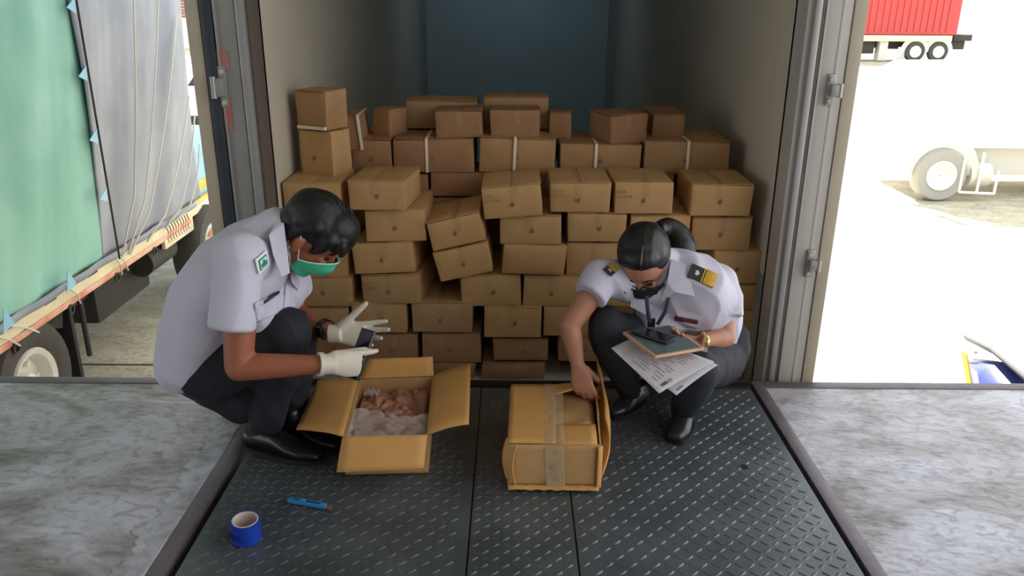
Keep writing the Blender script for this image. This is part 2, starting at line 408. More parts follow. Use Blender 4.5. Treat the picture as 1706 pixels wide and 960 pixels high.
def stamp(parent, c, size, R, seed=0):
    """small round fruit-like printed mark with a leaf"""
    b = MB(); pts = []
    for k in range(18):
        a = 2 * math.pi * k / 18; r = size * (0.5 - 0.09 * abs(math.cos(a)) ** 8 + 0.04 * math.sin(2 * a))
        if abs(a - math.pi / 2) < .35: r *= 0.84
        pts.append(c + R @ Vector((math.cos(a) * r * .85, 0, math.sin(a) * r)))
    b.poly(pts, 0.0006, R @ Vector((0, -1, 0)))
    l = [c + R @ (Vector((x, 0, z)) * size) for x, z in ((0.0, .5), (.10, .62), (.22, .78), (.06, .74), (-.03, .62))]
    b.poly(l, 0.0006, R @ Vector((0, -1, 0)))
    return b.build('printed_mark', 'stamp', parent, smooth=False)
def scribble(parent, c, R, w, seed):
    rnd = random.Random(seed); b = MB()
    for row in range(2):
        x = -w / 2
        for k in range(5 if row else 3):
            pts = []
            for q in range(5): pts.append(c + R @ Vector((x + rnd.uniform(0, w / 7), -0.0006, -row * 0.018 + rnd.uniform(-.006, .008))))
            b.loft(pts, [0.0006] * 5, n=5); x += w / 5.5
    return b.build('pencil_note', 'pencil', parent)
ROWNAME = {}
def carton(px0, py0, px1, py1, Y, label, tilt=0.0, yaw=0.0, depth=0.36, m='card', mark=True, tape=True, strap=None, note=False, group='cartons stacked in the truck', crush=1.0, seed=None, zb=None, full=False):
    a, b_ = W((px0 + px1) / 2, py1, Y), W((px0 + px1) / 2, py0, Y)
    w = (px1 - px0) / ppm((a + b_) / 2) - 0.004
    if tilt: pass
    h = b_.z - a.z - 0.005
    if zb is not None: h = b_.z - zb - 0.005; a.z = zb
    seed = seed if seed is not None else int(px0 * 7 + py0 * 13) % 997
    o = carton_mesh(w, h, depth, seed, crush).build('cardboard_carton', m, angle=35)
    R = Matrix.Rotation(yaw, 3, 'Z') @ Matrix.Rotation(tilt, 3, 'Y')
    I = Matrix.Identity(3)
    rnd = random.Random(seed + 1)
    if mark: stamp(o, Vector((rnd.uniform(-.01, .012), -0.0075, h * rnd.uniform(.42, .5))), 0.019, I)
    if tape:
        x = rnd.uniform(-.012, .012); tw = 0.022; ln = h * rnd.uniform(.35, .5)
        q = MB(); q.grid(lambda u, v: Vector((x + (u - .5) * tw, -0.0065 + (0.0012 if v > .9 else 0), h - ln + ln * v)), 2, 6)
        q.grid(lambda u, v: Vector((x + (u - .5) * tw, -.004 + v * (depth), h + 0.0042)), 1, 4)
        q.build('tape_strip', 'tape_f', o)
    if strap is not None:
        sx = (strap - (px0 + px1) / 2) / ppm(a)
        q = MB(); t = 0.006
        q.lim(sx - t, sx + t, -0.0095, -0.0065, -0.0, h + 0.004, 0.0006); q.lim(sx - t, sx + t, -0.009, depth + .004, h + 0.004, h + 0.0065, 0.0006)
        q.build('packing_strap', 'strap', o)
    if note: scribble(o, Vector((-w * .3, -0.007, h * .72)), I, w * .32, seed)
    o.matrix_world = Matrix.Translation(a) @ (R.to_4x4())
    tag(o, label, 'box', group)
    return o
Y1 = 2.97
# rows are named by what they stand on or beside; A = on the truck floor, G = topmost of the front wall of cartons
rows = {
 'A': ('on the truck floor', [(722, 605, 792, 650), (803, 606, 908, 650), (1012, 598, 1108, 650), (1212, 596, 1272, 650)], Y1 + .02),
 'B': ('in the second row up', [(512, 556, 600, 604), (612, 556, 699, 604), (704, 554, 802, 604), (821, 564, 913, 600), (930, 560, 1022, 602)], Y1 + .02),
 'C': ('in the third row up', [(512, 512, 583, 555), (586, 505, 681, 554), (687, 503, 788, 554), (806, 511, 902, 562), (904, 511, 990, 560), (1225, 518, 1258, 595)], Y1),
 'D': ('in the fourth row up', [(500, 461, 588, 511), (768, 457, 869, 510), (871, 458, 966, 510), (968, 460, 1062, 510), (1180, 474, 1260, 517)], Y1),
 'E': ('in the fifth row up', [(500, 412, 583, 460), (838, 408, 941, 457), (943, 404, 1043, 459), (1186, 418, 1264, 473)], Y1),
 'F': ('in the sixth row up', [(832, 358, 935, 407), (944, 354, 1043, 403), (1047, 357, 1147, 416), (1150, 361, 1250, 417)], Y1),
 'G': ('in the top row of the front wall', [(475, 304, 572, 358), (916, 303, 1017, 354), (1021, 303, 1119, 356), (1148, 306, 1251, 360)], Y1 - .02),
}
ordw = ['leftmost', 'second from left', 'third from left', 'fourth from left', 'fifth from left', 'sixth from left']
look = {
 ('A', 0): 'carton on the truck floor just behind the open box, its top crushed', ('A', 1): 'carton with a buckled front on the truck floor behind the black lip',
 ('A', 2): 'carton on the truck floor behind the crouching woman\'s front leg', ('A', 3): 'carton on the truck floor at the right wall',
 ('B', 0): 'carton second up from the floor behind the man\'s gloved hands', ('B', 1): 'carton just behind the man\'s pointing gloved fingers',
 ('B', 2): 'dark carton behind the open box\'s back flap', ('B', 3): 'shadowed carton above the buckled one by the black lip', ('B', 4): 'carton beside the woman\'s hanging forearm',
 ('C', 0): 'carton just above the man\'s far glove and watch', ('C', 1): 'carton above the man\'s raised gloved thumb', ('C', 2): 'broad carton with side tape in the third row up, dark gap to its right',
 ('C', 3): 'ribbed-looking carton in the third row up, left of the woman\'s elbow', ('C', 4): 'carton partly hidden behind the woman\'s elbow', ('C', 5): 'narrow sliver of carton beyond the woman\'s left sleeve, third row up',
 ('D', 0): 'carton behind the man\'s far short sleeve', ('D', 1): 'carton whose left side shows, below the two leaning cartons', ('D', 2): 'carton with a tape loop left of the woman\'s short sleeve',
 ('D', 3): 'carton seen under the woman\'s raised sleeve above her knee', ('D', 4): 'carton at the right wall beside the woman\'s upper arm',
 ('E', 0): 'carton just behind the green face mask', ('E', 1): 'carton with a crushed peeling front corner in the fifth row up', ('E', 2): 'carton left of the woman\'s bowed head, gold shoulder board below it',
 ('E', 3): 'pale carton at the right wall above the woman\'s left shoulder',
 ('F', 0): 'carton directly on the crushed one, its mark clear and centred', ('F', 1): 'carton left above the woman\'s dark hair', ('F', 2): 'carton directly behind the woman\'s hair tie', ('F', 3): 'pale carton at the right wall under the topmost pale one',
 ('G', 0): 'plain carton at the left wall behind the man\'s black hair', ('G', 1): 'carton with pencil notes and a bowed bottom in the top front row', ('G', 2): 'square pencilled carton in the top front row, above the woman\'s head',
 ('G', 3): 'pale topmost carton of the front wall beside the right wall',
}
for rk, (rn, lst, Y) in rows.items():
    for i, (x0, y0, x1, y1) in enumerate(lst):
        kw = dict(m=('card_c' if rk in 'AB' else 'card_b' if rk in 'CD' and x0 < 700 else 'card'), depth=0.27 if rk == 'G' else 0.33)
        if rk == 'A': kw.update(zb=FLZ + .001, mark=False)
        if (rk, i) in (('G', 1), ('G', 2)): kw['note'] = True
        if (rk, i) in (('E', 1), ('A', 0), ('A', 1)): kw['crush'] = 2.6
        if (rk, i) == ('D', 1): kw['yaw'] = 0.10
        if (rk, i) in (('G', 0), ('C', 5), ('A', 3)): kw.update(mark=False, tape=False)
        carton(x0, y0, x1, y1, Y + random.uniform(-.012, .012), look[rk, i], group='cartons in the front wall of the stack', **kw)
# turned or leaning cartons of the front wall
fw = 'cartons in the front wall of the stack'
carton(580, 300, 679, 350, Y1 - .05, 'carton with its right side showing, topmost above the man\'s forehead', yaw=-0.10, tilt=rad(-1), depth=0.27, m='card', group=fw)
carton(610, 348, 711, 402, Y1 - .02, 'carton right of the black hole beside the man\'s hair', tilt=rad(-1.5), m='card', group=fw)
carton(589, 404, 693, 455, Y1 - .02, 'carton tipped a little, right of the green mask, above a pencilled one', tilt=rad(-4), yaw=-.08, m='card', group=fw)
carton(604, 457, 702, 506, Y1 - .02, 'tipped carton with smudged corner notes, two above the gloved thumb', tilt=rad(-3), yaw=-.12, m='card_b', note=True, group=fw)
carton(719, 360, 812, 409, Y1 - .03, 'upper one of the two cartons leaning steeply left', tilt=rad(-13), depth=.28, m='card', group=fw)
carton(731, 411, 824, 461, Y1 - .03, 'lower one of the two cartons leaning steeply left', tilt=rad(-13), depth=.28, m='card', group=fw)
carton(806, 308, 906, 362, Y1 - .04, 'carton with creased lid and pencil notes, tipped, middle of the top front row', tilt=rad(-5), depth=.27, m='card', note=True, group=fw)
# behind the front wall, upper tiers
Y2 = 3.26
bk = 'cartons in the upper tiers behind the front wall'
for (x0, y0, x1, y1, lb, st) in [
    (655, 291, 714, 328, 'dark carton in the gap right of the topmost tipped one', None), (718, 288, 807, 327, 'dark carton in the gap above a strapped one, under the long row', None),
    (704, 330, 799, 372, 'strapped dark carton sunk in the gap above the leaning pair', 720), (812, 292, 912, 306, 'carton edge showing behind the creased lid carton', None),
    (932, 288, 1026, 306, 'carton edge under the second strapped long carton', None), (1030, 290, 1122, 307, 'carton edge just above the square pencilled carton', None), (1126, 289, 1226, 307, 'hazy carton edge above the pale topmost one', None)]:
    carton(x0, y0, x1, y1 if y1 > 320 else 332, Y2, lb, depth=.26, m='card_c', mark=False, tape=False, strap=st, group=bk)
for (x0, y0, x1, y1, lb, st, tl, mm) in [
    (587, 231, 654, 289, 'short carton right of the two upright ones', None, 0, 'card_c'),
    (657, 231, 790, 287, 'long strapped carton left of the long tier\'s middle', 712, 0, 'card_c'), (796, 229, 924, 289, 'long strapped carton sloping down to the right', 856, 2.2, 'card_b'),
    (931, 240, 1067, 288, 'long strapped carton with a torn top edge', 991, 0.8, 'card_b'), (1072, 235, 1213, 290, 'long hazy carton beside the right wall', 1143, 0, 'card_b')]:
    carton(x0, y0, x1, y1, Y2 + .01, lb, depth=.34, m=mm, mark=True, tape=False, strap=st, tilt=rad(tl), group='long cartons of the strapped tier')
for (x0, y0, x1, y1, Y, lb, yw, dp, tp) in [
    (618, 181, 656, 229, 3.36, 'small dark carton in the top tier at left', -.5, .12, False), (726, 183, 806, 230, 3.30, 'taped carton tipped up on the top tier', 0, .17, True),
    (816, 183, 900, 229, 3.30, 'taped carton in the middle of the top tier', 0, .17, True), (1012, 190, 1082, 239, 3.30, 'large carton seen on its corner in the top tier at right', .35, .2, True),
    (1084, 190, 1140, 238, 3.40, 'hazy narrow carton at the right end of the top tier', 0, .3, False)]:
    carton(x0, y0, x1, y1, Y, lb, depth=dp, m='card_c', mark=False, tape=tp, yaw=yw, tilt=rad(-2 if x0 == 726 else 0), group='cartons on the top tier')
carton(914, 186, 952, 240, 3.42, 'carton in shadow behind the one seen on its corner', depth=.1, m='card_c', mark=False, tape=False, yaw=0, group='cartons on the top tier')
HTOP = W(720, 228, Y2 + .01).z
for (x0, y0, x1, y1, lb) in [(678, 167, 796, 232, 'far carton with a lit top behind the tipped taped one'), (805, 161, 914, 232, 'farthest tall carton behind the middle of the top tier')]:
    carton(x0, y0, x1, y1, 3.49, lb, zb=HTOP, depth=.2, m='card_b', mark=False, tape=False, group='cartons on the top tier')
# two cartons on end against the left wall
o = carton(497, 218, 562, 300, 3.08, 'lower one of the two cartons set on end at the left wall', depth=.13, yaw=-.42, mark=True, tape=False, m='card', group='cartons set on end at the left wall')
MB().box(Vector((.068, .03, .12)), (.004, .03, .025)).build('red_label', 'label_red', o).matrix_parent_inverse = Matrix.Identity(4)
o2 = carton(488, 150, 552, 216, 3.09, 'upper one of the two cartons set on end at the left wall', depth=.13, yaw=-.46, mark=False, tape=False, m='card_b', group='cartons set on end at the left wall')
q = MB(); w_ = .064; q.lim(-w_, w_, -.010, -.006, .002, .014); q.lim(w_ - .002, w_ + .004, -.010, .13, .002, .014)
q.build('packing_strap', 'strap', o2).matrix_parent_inverse = Matrix.Identity(4)
carton(579, 192, 606, 250, 3.26, 'small carton leaning beside the two upright ones', depth=.2, mark=False, tape=False, strap=604, tilt=rad(-5), m='card_c', group=bk)
# cartons in the dark behind, seen only through the gaps of the front wall
for j in range(5):
    for i, (x0, x1) in enumerate([(-.80, -.47), (-.46, -.13), (-.12, .21), (.22, .55), (.56, .89)]):
        if (j, i) == (4, 1): continue
        z0, z1 = FLZ + j * 0.128, FLZ + (j + 1) * 0.128
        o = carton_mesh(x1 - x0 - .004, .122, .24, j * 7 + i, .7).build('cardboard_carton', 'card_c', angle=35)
        o.location = ((x0 + x1) / 2, 3.335, z0 + .001)
        tag(o, 'carton in the dark behind the front wall of cartons', 'box', 'cartons in the dark behind the front wall')
# ------------------------------------------------------------------ vehicles in the yard
MT['tarp_g'] = mat('green_tarpaulin', (138, 190, 184), 0.7, 0, 0.12, 1.5, 0.003, 5, col2=(112, 172, 164))
MT['tarp_s'] = mat('grey_tarpaulin', (152, 158, 174), 0.7, 0, 0.14, 2, 0.003, 5, col2=(132, 139, 156))
MT['rope'] = mat('pale_rope', (206, 204, 196), 0.8)
MT['yellow'] = mat('yellow_rail', (226, 186, 70), 0.5, 0, 0.2, 8)
MT['rail'] = mat('cream_side_rail', (226, 216, 188), 0.5, 0, 0.15, 5)
MT['rail_r'] = mat('red_side_rail', (204, 116, 100), 0.5, 0, 0.3, 7, col2=(214, 170, 150))
MT['tyre'] = mat('tyre_rubber', (70, 68, 66), 0.85, 0, 0.15, 20)
MT['tyre_glare'] = mat('glare_pale_tyre', (150, 148, 142), 0.9)  # tyre rubber painted pale to stand for the yard's glare
MT['rimw'] = mat('white_wheel_rim', (222, 220, 214), 0.4)
MT['rimr'] = mat('red_hub', (206, 72, 50), 0.45)
MT['under'] = mat('undercarriage', (52, 50, 48), 0.8)
MT['flap'] = mat('mud_flap_rubber', (26, 26, 26), 0.8)
MT['blue'] = mat('light_blue_paint', (120, 178, 216), 0.4)
MT['white'] = mat('white_paint', (232, 232, 230), 0.4)
MT['glass'] = mat('dark_window', (40, 46, 52), 0.1)
MT['redpaint'] = mat('red_container', (170, 52, 52), 0.5)
MT['pale'] = mat('glare_pale_metal', (196, 194, 186), 0.7)  # metal painted pale, the glare of the yard put into the colour
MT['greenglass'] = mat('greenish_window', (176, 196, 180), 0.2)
def wheel(parent, c, r, w, hub='rimw', tyre='tyre', sgn=1, studs=True):
    """tyre with a dished rim; axis along x, outer face towards sgn*x"""
    a = Vector((sgn, 0, 0)); ri = r * .56
    t = MB().lathe(c, a, [(-w / 2, ri), (-w / 2, r * .93), (-w * .36, r), (w * .36, r), (w / 2, r * .93), (w / 2, r * .80), (w * .46, ri * 1.08), (w * .40, ri)]).build('tyre', tyre, parent)
    m = MB().lathe(c, a, [(w * .44, ri * 1.02), (w * .5, ri * .98), (w * .44, ri * .84), (w * .12, ri * .74), (w * .10, ri * .34), (w * .34, ri * .30), (w * .36, 0.004), (-.02, .004), (-.02, ri)]).build('rim', 'rimw', t)
    for k in range(6):
        an = k * math.pi / 3; p = Vector(c) + Vector((sgn * w * .13, math.cos(an) * ri * .56, math.sin(an) * ri * .56))
        if studs: MB().cyl(p, p + a * .025, ri * .08 if hub == 'rimw' else ri * .15, n=8).build('wheel_nut', hub, m)
    if hub != 'rimw':
        p = Vector(c) + a * (w * .34); MB().blob(p, (.03, ri * .28, ri * .28)).build('hub_cap', hub, m)
    return t
XT = -2.92
TT = thing('tarpaulin_truck', 'flat-bed truck under roped green and grey tarpaulins parked left of the dock', 'truck', (XT - 1, 5.4, GZ))
def tarp(y0, y1, seed, name, m):
    z0, z1 = -0.40, 2.25
    def f(u, v):
        y = y0 + (y1 - y0) * u; z = z0 + (z1 - z0) * v
        q = noise.noise(Vector((y * 1.6 - v * 1.1 + seed, v * .5, seed)))
        x = XT + .02 + .05 * math.sin(v * math.pi) + .045 * q + .016 * math.sin((y * 5.2 - v * 4.2) * 1.7 + 3 * q) + .007 * noise.noise(Vector((y * 9 - v * 6, v * 2, seed)))
        return Vector((x, y, z + (.02 * math.sin(y * 9) if v < .01 else 0)))
    b = MB().grid(f, 90, 60)
    return b.build(name, m, TT, solid=0.01, angle=180)
tarp(2.6, 5.46, 1.0, 'green_tarpaulin', 'tarp_g')
tarp(5.40, 7.22, 4.0, 'grey_tarpaulin', 'tarp_s')
MB().lim(XT - 2.0, XT - .03, 2.6, 7.15, -.30, 2.2).build('load', 'tarp_s', TT)
b = MB().grid(lambda u, v: Vector((XT + .045 + .008 * math.sin(u * 60), 2.6 + 4.5 * u, -.43 + v * .05)), 90, 2); b.build('tarpaulin_hem', 'tarp_s', TT, solid=.008)
MB().lim(XT - .02, XT + .02, 2.6, 8.0, -.445, -.400, .004).build('yellow_edge', 'yellow', TT)
MB().lim(XT - .06, XT + .01, 2.6, 7.3, -.525, -.445, .004).build('side_rail', 'rail', TT)
MB().lim(XT - .05, XT + .015, 2.6, 7.0, -.565, -.525, .004).build('lower_rail', 'rail_r', TT)
for y in (3.3, 4.15, 4.62, 5.15): MB().lim(XT + .012, XT + .03, y, y + .13, -.452, -.412, .003).build('rail_bracket', 'under', TT)
for y in (4.28, 4.9, 5.55, 6.2): MB().lathe((XT + .02, y, -.585), (1, 0, 0), [(-.006, .022), (-.006, .034), (.006, .034), (.006, .022)], 16).build('rope_ring', 'under', TT)
MB().lim(XT - 1.6, XT - .25, 2.6, 7.6, -.76, -.57).build('chassis', 'under', TT)
wheel(TT, (XT - .12, 4.42, GZ + .405), .405, .26)
wheel(TT, (XT - .06, 7.35, GZ + .405), .405, .26, hub='rimr')
MB().lim(XT - .35, XT - .02, 4.93, 4.97, -1.12, -.56, .004).build('mud_flap', 'flap', TT)
MB().box((XT - .2, 4.72, -.60), (.34, .30, .10), Matrix.Rotation(rad(-18), 3, 'X')).build('mudguard', 'flap', TT)
MB().cyl((XT - .02, 5.08, -.56), (XT - .02, 5.08, -1.0), .018).build('guard_post', 'under', TT)
MB().cyl((XT - .12, 6.2, -.70), (XT - .12, 6.7, -.70), .11).build('air_tank', 'under', TT)
MB().lim(XT - .7, XT - .2, 5.6, 6.5, -.98, -.62, .02).build('tool_box', 'under', TT)
MB().lim(XT - .02, XT + .012, 6.42, 7.05, -.64, -.42, .004).build('number_board', 'rail', TT)
for k in range(9):
    y = 6.48 + k * .055; MB().loft([(XT + .014, y, -.46), (XT + .014, y + .03, -.51), (XT + .014, y, -.56), (XT + .014, y + .02, -.60)], [.004] * 4, n=5).build('painted_scroll', 'under', TT)
# blue front of the bed, with yellow stripe and white sill
MB().lim(XT - 1.6, XT - .02, 7.3, 9.3, -.46, -.02, .04).build('front_body', 'blue', TT)
MB().lim(XT - .03, XT - .012, 7.3, 9.3, -.36, -.26, .004).build('yellow_stripe', 'yellow', TT)
MB().lim(XT - .035, XT - .008, 7.3, 9.3, -.54, -.46, .006).build('white_sill', 'white', TT)
# seam cord, flaps of the tarpaulin tied along the seam, ropes
def on(y, z): return Vector((XT + .12, y, z))
b = MB()
b.loft([on(5.43, -.4), on(5.43, .4), on(5.43, 1.0), on(5.43, 1.6), on(5.43, 2.2)], [.008] * 5, n=6); b.build('seam_cord', 'under', TT)
for z in (.12, .52, .93, 1.35):
    MB().poly([on(5.42, z), on(5.30, z - .06), on(5.40, z - .10)], .004, (1, 0, 0)).build('tie_flap', 'blue', TT)
for y in (4.05, 4.72, 3.4): MB().poly([on(y, -.40), on(y + .05, -.27), on(y + .12, -.38)], .004, (1, 0, 0)).build('tie_flap', 'blue', TT)
for (y0, z0, y1, z1) in [(6.45, 2.2, 5.62, -.46), (6.85, 1.75, 5.72, -.46), (7.0, 1.2, 5.75, -.47), (7.05, .55, 6.05, -.46), (7.12, .38, 6.4, -.45), (7.15, .12, 6.62, -.44)]:
    pts = [on(y0 + (y1 - y0) * t + .04 * math.sin(t * math.pi), z0 + (z1 - z0) * t) + Vector((.02 * math.sin(t * 3.1), 0, 0)) for t in [i / 6 for i in range(7)]]
    pts[-1].x -= .08
    MB().loft(pts, [.0075] * 7, n=6).build('rope', 'rope', TT)
for (y0, y1) in [(3.25, 3.45), (4.05, 4.3), (4.2, 4.5), (4.85, 5.0), (5.5, 5.6), (5.55, 5.7)]:
    MB().loft([Vector((XT + .05, y0, -.41)), Vector((XT + .04, (y0 + y1) / 2 + .03, -.50)), Vector((XT + .03, y1, -.58))], [.006] * 3, n=6).build('lashing', 'rope', TT)
# white car behind, partly hidden
VC = thing('white_car', 'white car with dark bumper and wing mirror, parked beyond the tarpaulin truck', 'car', (-6.3, 15, GZ))
b = MB(); prof = [(-6.9, -.72), (-6.9, -.45), (-6.75, -.32), (-6.3, -.26), (-5.95, .12), (-5.2, .18), (-4.0, .15), (-3.8, -.3), (-3.7, -.75)]
b.poly([(x, 15.0, z) for x, z in prof], 1.6, (0, -1, 0)); b.build('body', 'white', VC)
MB().poly([(x, 14.985, z) for x, z in [(-5.95, -.16), (-5.78, .06), (-5.0, .10), (-5.0, -.16)]], .02, (0, -1, 0)).build('window', 'glass', VC)
MB().lim(-6.93, -3.7, 14.96, 16.6, -.93, -.70, .05).build('bumper', 'under', VC)
MB().blob((-6.02, 14.9, -.12), (.05, .06, .10)).build('wing_mirror', 'glass', VC)
for x in (-6.3, -4.4): MB().lathe((x, 15.02, GZ + .3), (0, -1, 0), [(-.1, .16), (-.1, .3), (.1, .3), (.1, .16), (.09, .02), (-.1, .02)], 20).build('wheel', 'tyre', VC)
# house far left
HB = thing('building', 'white far building with brown louvred wall beyond the yard at left', 'building', (-20, 46, GZ))
MB().lim(-30, -14, 46, 52, GZ, 6, .05).build('wall', 'white', HB)
b = MB()
for k in range(9): b.box((-20, 45.95, .4 + k * .16), (9, .05, .11), Matrix.Rotation(rad(25), 3, 'X'))
b.build('louvre_panel', mat('brown_louvre', (150, 104, 92), .7), HB)
MB().lim(-19.6, -18.2, 45.93, 46.0, 2.2, 3.4, .02).build('window', 'glass', HB)
# ------------------------------------------------------------------ right side of the yard
RT = thing('container_trailer', 'red shipping container on a cream trailer standing far across the sunny yard', 'truck trailer', (14, 38, GZ))
b = MB(); b.lim(5, 20.9, 39.6, 42.0, -.05, 2.8)
for k in range(51): b.lim(5.1 + k * .305, 5.1 + k * .305 + .14, 39.56, 39.62, .05, 2.7)
b.build('container', 'redpaint', RT)
MB().lim(5, 20.7, 39.55, 42.0, -.36, -.09, .01).build('chassis_beam', mat('cream_beam', (226, 206, 170), .6), RT)
for x in (19.1, 20.2):
    wheel_c = (x, 39.75, GZ + .47)
    t = MB().lathe(wheel_c, (0, -1, 0), [(-.15, .26), (-.15, .44), (-.1, .47), (.1, .47), (.15, .44), (.13, .26)], 30).build('tyre', 'tyre', RT)
    MB().lathe(wheel_c, (0, -1, 0), [(.15, .27), (.16, .24), (.10, .2), (.05, .1), (.1, .06), (.1, .01), (-.05, .01), (-.05, .27)], 24).build('rim', 'rimw', t)
    pts = [(x + math.cos(a) * .58, 39.7, GZ + .47 + math.sin(a) * .58) for a in [math.pi * k / 10 for k in range(11)]]
    MB().loft(pts, [(.12, .02)] * 11, up=(0, 1, 0), n=8).build('mudguard', 'rimw', RT)
MB().lim(17.4, 17.8, 39.7, 40.2, GZ + .05, -.35, .02).build('landing_leg', 'pale', RT)
MB().lim(18.3, 18.65, 39.7, 39.74, GZ + .02, -.62, .01).build('mud_flap', 'pale', RT)
MB().lim(16.2, 17.2, 39.8, 40.6, GZ + .35, -.35, .03).build('side_locker', 'under', RT)
MB().lim(15.4, 17.9, 40.3, 41.6, GZ + .6, -.36).build('underframe', 'under', RT)
MB().lim(18.0, 21.7, 40.2, 41.6, GZ + .55, -.34, .05).build('axle_frame', 'under', RT)
MB().lim(21.0, 21.9, 40.0, 41.8, -.35, -.05, .05).build('rear_bumper', 'under', RT)
# white truck nearer the dock, glare put into its pale metal and tyres
WT = thing('white_truck', 'white truck washed out by glare in the right of the yard', 'truck', (7.2, 11.2, GZ))
b = MB(); pr = [(5.62, -.55), (5.60, -.1), (5.86, .42), (6.0, .50), (9.5, .56), (9.5, -.55)]
b.poly([(x, 11.2, z) for x, z in pr], 1.9, (0, -1, 0)); b.build('cab', 'white', WT)
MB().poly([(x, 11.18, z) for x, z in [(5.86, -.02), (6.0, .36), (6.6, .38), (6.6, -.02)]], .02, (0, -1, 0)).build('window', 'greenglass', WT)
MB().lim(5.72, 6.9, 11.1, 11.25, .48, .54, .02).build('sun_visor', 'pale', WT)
wc = (6.02, 11.22, GZ + .37)
t = MB().lathe(wc, (0, -1, 0), [(-.12, .2), (-.12, .34), (-.08, .37), (.08, .37), (.12, .34), (.1, .2)], 30).build('tyre', 'tyre_glare', WT)
MB().lathe(wc, (0, -1, 0), [(.12, .21), (.13, .18), (.07, .16), (.03, .08), (.09, .05), (.09, .01), (-.05, .01), (-.05, .21)], 24).build('rim', 'rimw', t)
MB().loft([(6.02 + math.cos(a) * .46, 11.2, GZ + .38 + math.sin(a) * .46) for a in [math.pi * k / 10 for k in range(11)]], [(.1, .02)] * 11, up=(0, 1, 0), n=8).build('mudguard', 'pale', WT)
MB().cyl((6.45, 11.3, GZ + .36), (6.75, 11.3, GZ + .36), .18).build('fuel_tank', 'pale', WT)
b = MB()
for p, q in [((6.3, -.65), (6.3, -1.16)), ((6.3, -1.16), (6.8, -1.18)), ((6.8, -1.18), (6.8, -.85)), ((6.55, -.6), (6.55, -1.17))]: b.cyl((p[0], 11.1, p[1]), (q[0], 11.1, q[1]), .02, n=10)
b.build('step_guard', 'rimw', WT)
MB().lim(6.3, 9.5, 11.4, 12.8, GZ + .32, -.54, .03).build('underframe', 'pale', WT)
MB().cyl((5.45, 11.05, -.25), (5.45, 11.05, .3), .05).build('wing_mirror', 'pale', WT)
# scooter parked against the dock
MT['sblue'] = mat('scooter_blue', (64, 74, 150), 0.3)
MT['sgrey'] = mat('scooter_seat', (92, 94, 98), 0.6)
SCT = thing('motor_scooter', 'blue scooter with grey seat and pale grab rail parked beside the dock at right', 'scooter', (2.72, 3.9, GZ))
def S(x, y, z): return Vector((2.60 + x * 1.15, 3.74 - y, GZ + .06 + z * 1.3))
MB().loft([S(-.02, -.28, .52), S(-.05, 0, .56), S(-.05, .3, .5), S(0, .62, .32)], [(.10, .07), (.13, .13), (.12, .13), (.10, .06)]).build('body_panel', 'sblue', SCT)
MB().loft([S(0, -.34, .66), S(0, -.05, .70), S(0, .3, .68), S(0, .46, .66)], [(.10, .045), (.13, .05), (.12, .045), (.07, .03)]).build('seat', 'sgrey', SCT)
MB().loft([S(-.10, -.18, .64), S(-.11, -.34, .66), S(-.06, -.44, .67), S(.06, -.44, .67), S(.11, -.34, .66), S(.10, -.18, .64)], [.011] * 6, n=8).build('grab_rail', 'rimw', SCT)
MB().loft([S(0, .62, .3), S(0, .82, .62), S(0, .9, .86)], [(.16, .05), (.17, .06), (.10, .06)]).build('front_shield', 'sblue', SCT)
MB().loft([S(-.3, .84, .96), S(-.1, .9, .93), S(.1, .9, .93), S(.3, .84, .96)], [.014] * 4, n=8).build('handlebar', 'under', SCT)
for y in (-.22, 1.02):
    t = MB().lathe(S(0, y, .24), (1, 0, 0), [(-.05, .15), (-.05, .21), (0, .24), (.05, .21), (.05, .15)], 24).build('tyre', 'tyre', SCT)
    MB().lathe(S(0, y, .24), (1, 0, 0), [(-.04, .15), (.04, .15), (.03, .02), (-.03, .02)], 20).build('rim', 'rimw', t)
for (y0, z0, y1, z1, mm) in [(-.2, .66, -.02, .50, 'white'), (-.1, .66, .06, .50, 'yellow'), (.02, .62, .16, .48, 'white')]:
    a, c2 = S(-.185, y0, z0), S(-.185, y1, z1); MB().poly([a, a + Vector((0, .05, 0)), c2 + Vector((0, .05, 0)), c2], .006, (-1, 0, 0)).build('side_decal', mm, SCT)
# ------------------------------------------------------------------ people
MT['skin_m'] = mat('tan_skin', (156, 92, 64), 0.5, 0, 0.08, 12)
MT['skin_w'] = mat('light_skin', (178, 122, 96), 0.5, 0, 0.08, 12)
MT['shirt'] = mat('white_uniform_cloth', (196, 192, 206), 0.75, 0, 0, 1, 0.0006, 35)
MT['navy'] = mat('navy_trouser_cloth', (25, 26, 35), 0.8, 0, 0.2, 8, 0.001, 30)
MT['grey_t'] = mat('charcoal_trouser_cloth', (34, 36, 45), 0.8, 0, 0.2, 8, 0.001, 30)
MT['hair'] = mat('black_hair', (13, 12, 13), 0.55, 0, 0.4, 60, 0.002, 90, stretch=(1, 1, .25))
MT['hair_w'] = mat('dark_brown_hair', (26, 21, 20), 0.44, 0, 0.4, 60, 0.001, 110, stretch=(1, 1, .3))
MT['leather'] = mat('black_leather', (18, 18, 19), 0.28)
MT['leather_g'] = mat('grey_sheen_leather', (40, 40, 42), 0.25)
MT['sole'] = mat('black_sole', (14, 14, 14), 0.7)
MT['glove'] = mat('latex_glove', (206, 196, 178), 0.45, 0, 0.06, 15, 0.0006, 60)
MT['mask_g'] = mat('green_mask', (66, 190, 146), 0.7, 0, 0.12, 20)
MT['mask_e'] = mat('mask_edge', (186, 222, 206), 0.7)
MT['mask_k'] = mat('black_mask', (22, 22, 28), 0.7)
MT['gold'] = mat('gold_braid', (206, 160, 58), 0.45, 0.3, 0.2, 40)
MT['board'] = mat('shoulder_board_navy', (44, 42, 50), 0.7)
MT['lany'] = mat('lanyard_navy', (34, 34, 62), 0.6)
